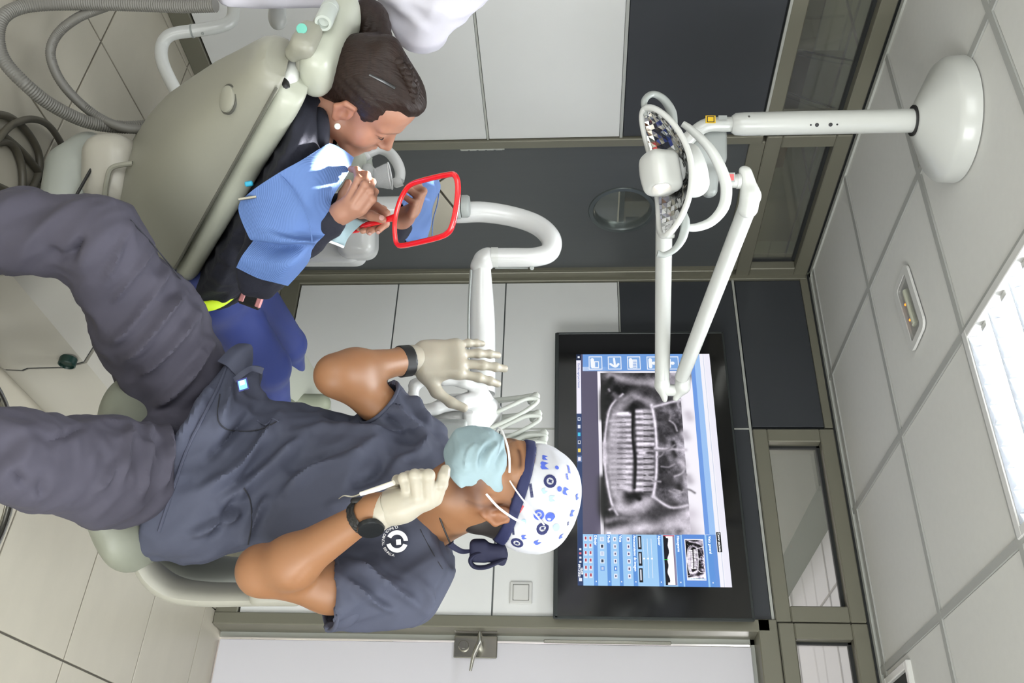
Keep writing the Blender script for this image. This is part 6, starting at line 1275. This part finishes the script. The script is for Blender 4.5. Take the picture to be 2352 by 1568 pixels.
part('trousers', sdf([cap_(V3(gx_, gy_, .95)+SA*.09, V3(gx_, gy_, .1)+SA*.11, .09, .06), cap_(V3(gx_, gy_, .95)-SA*.09, V3(gx_, gy_, .1)-SA*.11, .09, .06)], .01, .02), m_coat, as_)
part('hair', sdf([ha.e(0, -.018, .05, .08, .098, .088), ha.e(0, -.06, -.01, .055, .045, .06)], .006, .02, sub=[ha.e(0, .1, -.01, .1, .08, .1)], ksub=.01), m_hair, as_)
for s in (-1, 1): part('shoe', sdf([cap_(V3(gx_, gy_, .04)+SA*.11*s-FA*.06, V3(gx_, gy_, .036)+SA*.11*s+FA*.12, .042, .036)], .008, .02, inter=[half(V3(0, 0, .003), -ZZ)]), mat('white_clog', (220, 220, 218), .5), as_)
# ------------------------------------------------------------------ separate pieces become parts of their own
KEEP = {'screen_lettering', 'emblem_lettering', 'emblem', 'faceted_reflector', 'body', 'cap_print', 'porthole_panel', 'canopy', 'warning_sticker', 'label_plate', 'pocket_label', 'screen', 'tile', 'panel'}
def clusters(me):
    n = len(me.vertices); par = list(range(n))
    def find(a):
        while par[a] != a: par[a] = par[par[a]]; a = par[a]
        return a
    for e in me.edges:
        a, b = find(e.vertices[0]), find(e.vertices[1])
        if a != b: par[a] = b
    root = [find(i) for i in range(n)]; ids = sorted(set(root))
    if not 1 < len(ids) <= 40: return None
    co = np.array([v.co[:] for v in me.vertices]); root = np.array(root); bb = [(co[root == i].min(0)-.0015, co[root == i].max(0)+.0015) for i in ids]
    lab = list(range(len(ids)))
    ch_ = True
    while ch_:
        ch_ = False
        for i in range(len(ids)):
            for j in range(i):
                if lab[i] != lab[j] and (bb[i][0] <= bb[j][1]).all() and (bb[j][0] <= bb[i][1]).all():
                    a, b = lab[i], lab[j]; lab = [b if x == a else x for x in lab]; ch_ = True
    if len(set(lab)) < 2: return None
    m = {i: l for i, l in zip(ids, lab)}; return [m[r] for r in root]
_done = {}
for o in [x for x in SC.objects if x.type == 'MESH']:
    b = o.name.split('.')[0]
    if b in KEEP or o.parent is None or len(o.data.vertices) > 20000: continue
    me = o.data
    if me.name not in _done:
        lb_ = clusters(me); subs = None
        if lb_:
            subs = []
            for L in sorted(set(lb_)):
                vs = [i for i, l in enumerate(lb_) if l == L]; ix = {v: k for k, v in enumerate(vs)}; fs = [p for p in me.polygons if p.vertices[0] in ix]
                m2 = bpy.data.meshes.new(b); m2.from_pydata([me.vertices[v].co[:] for v in vs], [], [[ix[v] for v in p.vertices] for p in fs])
                for mm in me.materials: m2.materials.append(mm)
                m2.polygons.foreach_set('material_index', [p.material_index for p in fs]); m2.polygons.foreach_set('use_smooth', [p.use_smooth for p in fs]); m2.update()
                subs.append(m2)
        _done[me.name] = (subs, me)
    subs = _done[me.name][0]
    if subs:
        for k, m2 in enumerate(subs):
            if k == 0: o.data = m2
            else: c = o.copy(); c.data = m2; COL.objects.link(c)
# ------------------------------------------------------------------ details that belong to a part hang under it
SUBS = {'tunic': 'emblem emblem_lettering pocket_label pocket_strap pocket_seam seam sleeve_hem tunic_hem tunic_flap', 'cap': 'cap_print cap_band cap_knot cap_tie', 'surgical_mask': 'mask_edge ear_loop', 'hair': 'bun plait_strand hair_clip',
        'screen': 'screen_lettering', 'backrest_shell': 'round_cap round_cap_recess piping', 'headrest_back': 'headrest_knob green_badge', 'case': 'bumper rivet dial', 'sweater': 'collar', 'body': 'eyelashes fingernail pearl_earring',
        'light_module': 'lamp_lens', 'shell': 'faceted_reflector handle', 'drop_pole': 'pole_hole screw', 'elbow_tube': 'warning_sticker maker_plate', 'canopy': 'canopy_collar', 'axle': 'label_plate', 'whip_arm': 'whip_clip instrument_hose',
        'lock_plate': 'door_handle lock_cylinder', 'base_housing': 'green_plug', 'post_cap': 'cap_disc', 'glove': 'glove_cuff glove_bead', 'rail_tube': 'rail_joint rail_button', 'spout': 'spout_tip', 'porthole_panel': 'porthole_ring porthole_glass'}
for root in [o for o in SC.objects if o.parent is None]:
    kids = list(root.children)
    for host, names in SUBS.items():
        hs = [k for k in kids if k.name.split('.')[0] == host and k.type == 'MESH']
        if not hs: continue
        cnt = {}
        for k in kids:
            b = k.name.split('.')[0]
            if b in names.split() and k.parent is root and k not in hs:
                i = cnt.get(b, 0); cnt[b] = i+1; h = hs[min(i, len(hs)-1)] if host in ('glove', 'whip_arm') else hs[0]
                k.parent = h; k.location = k.location-h.location
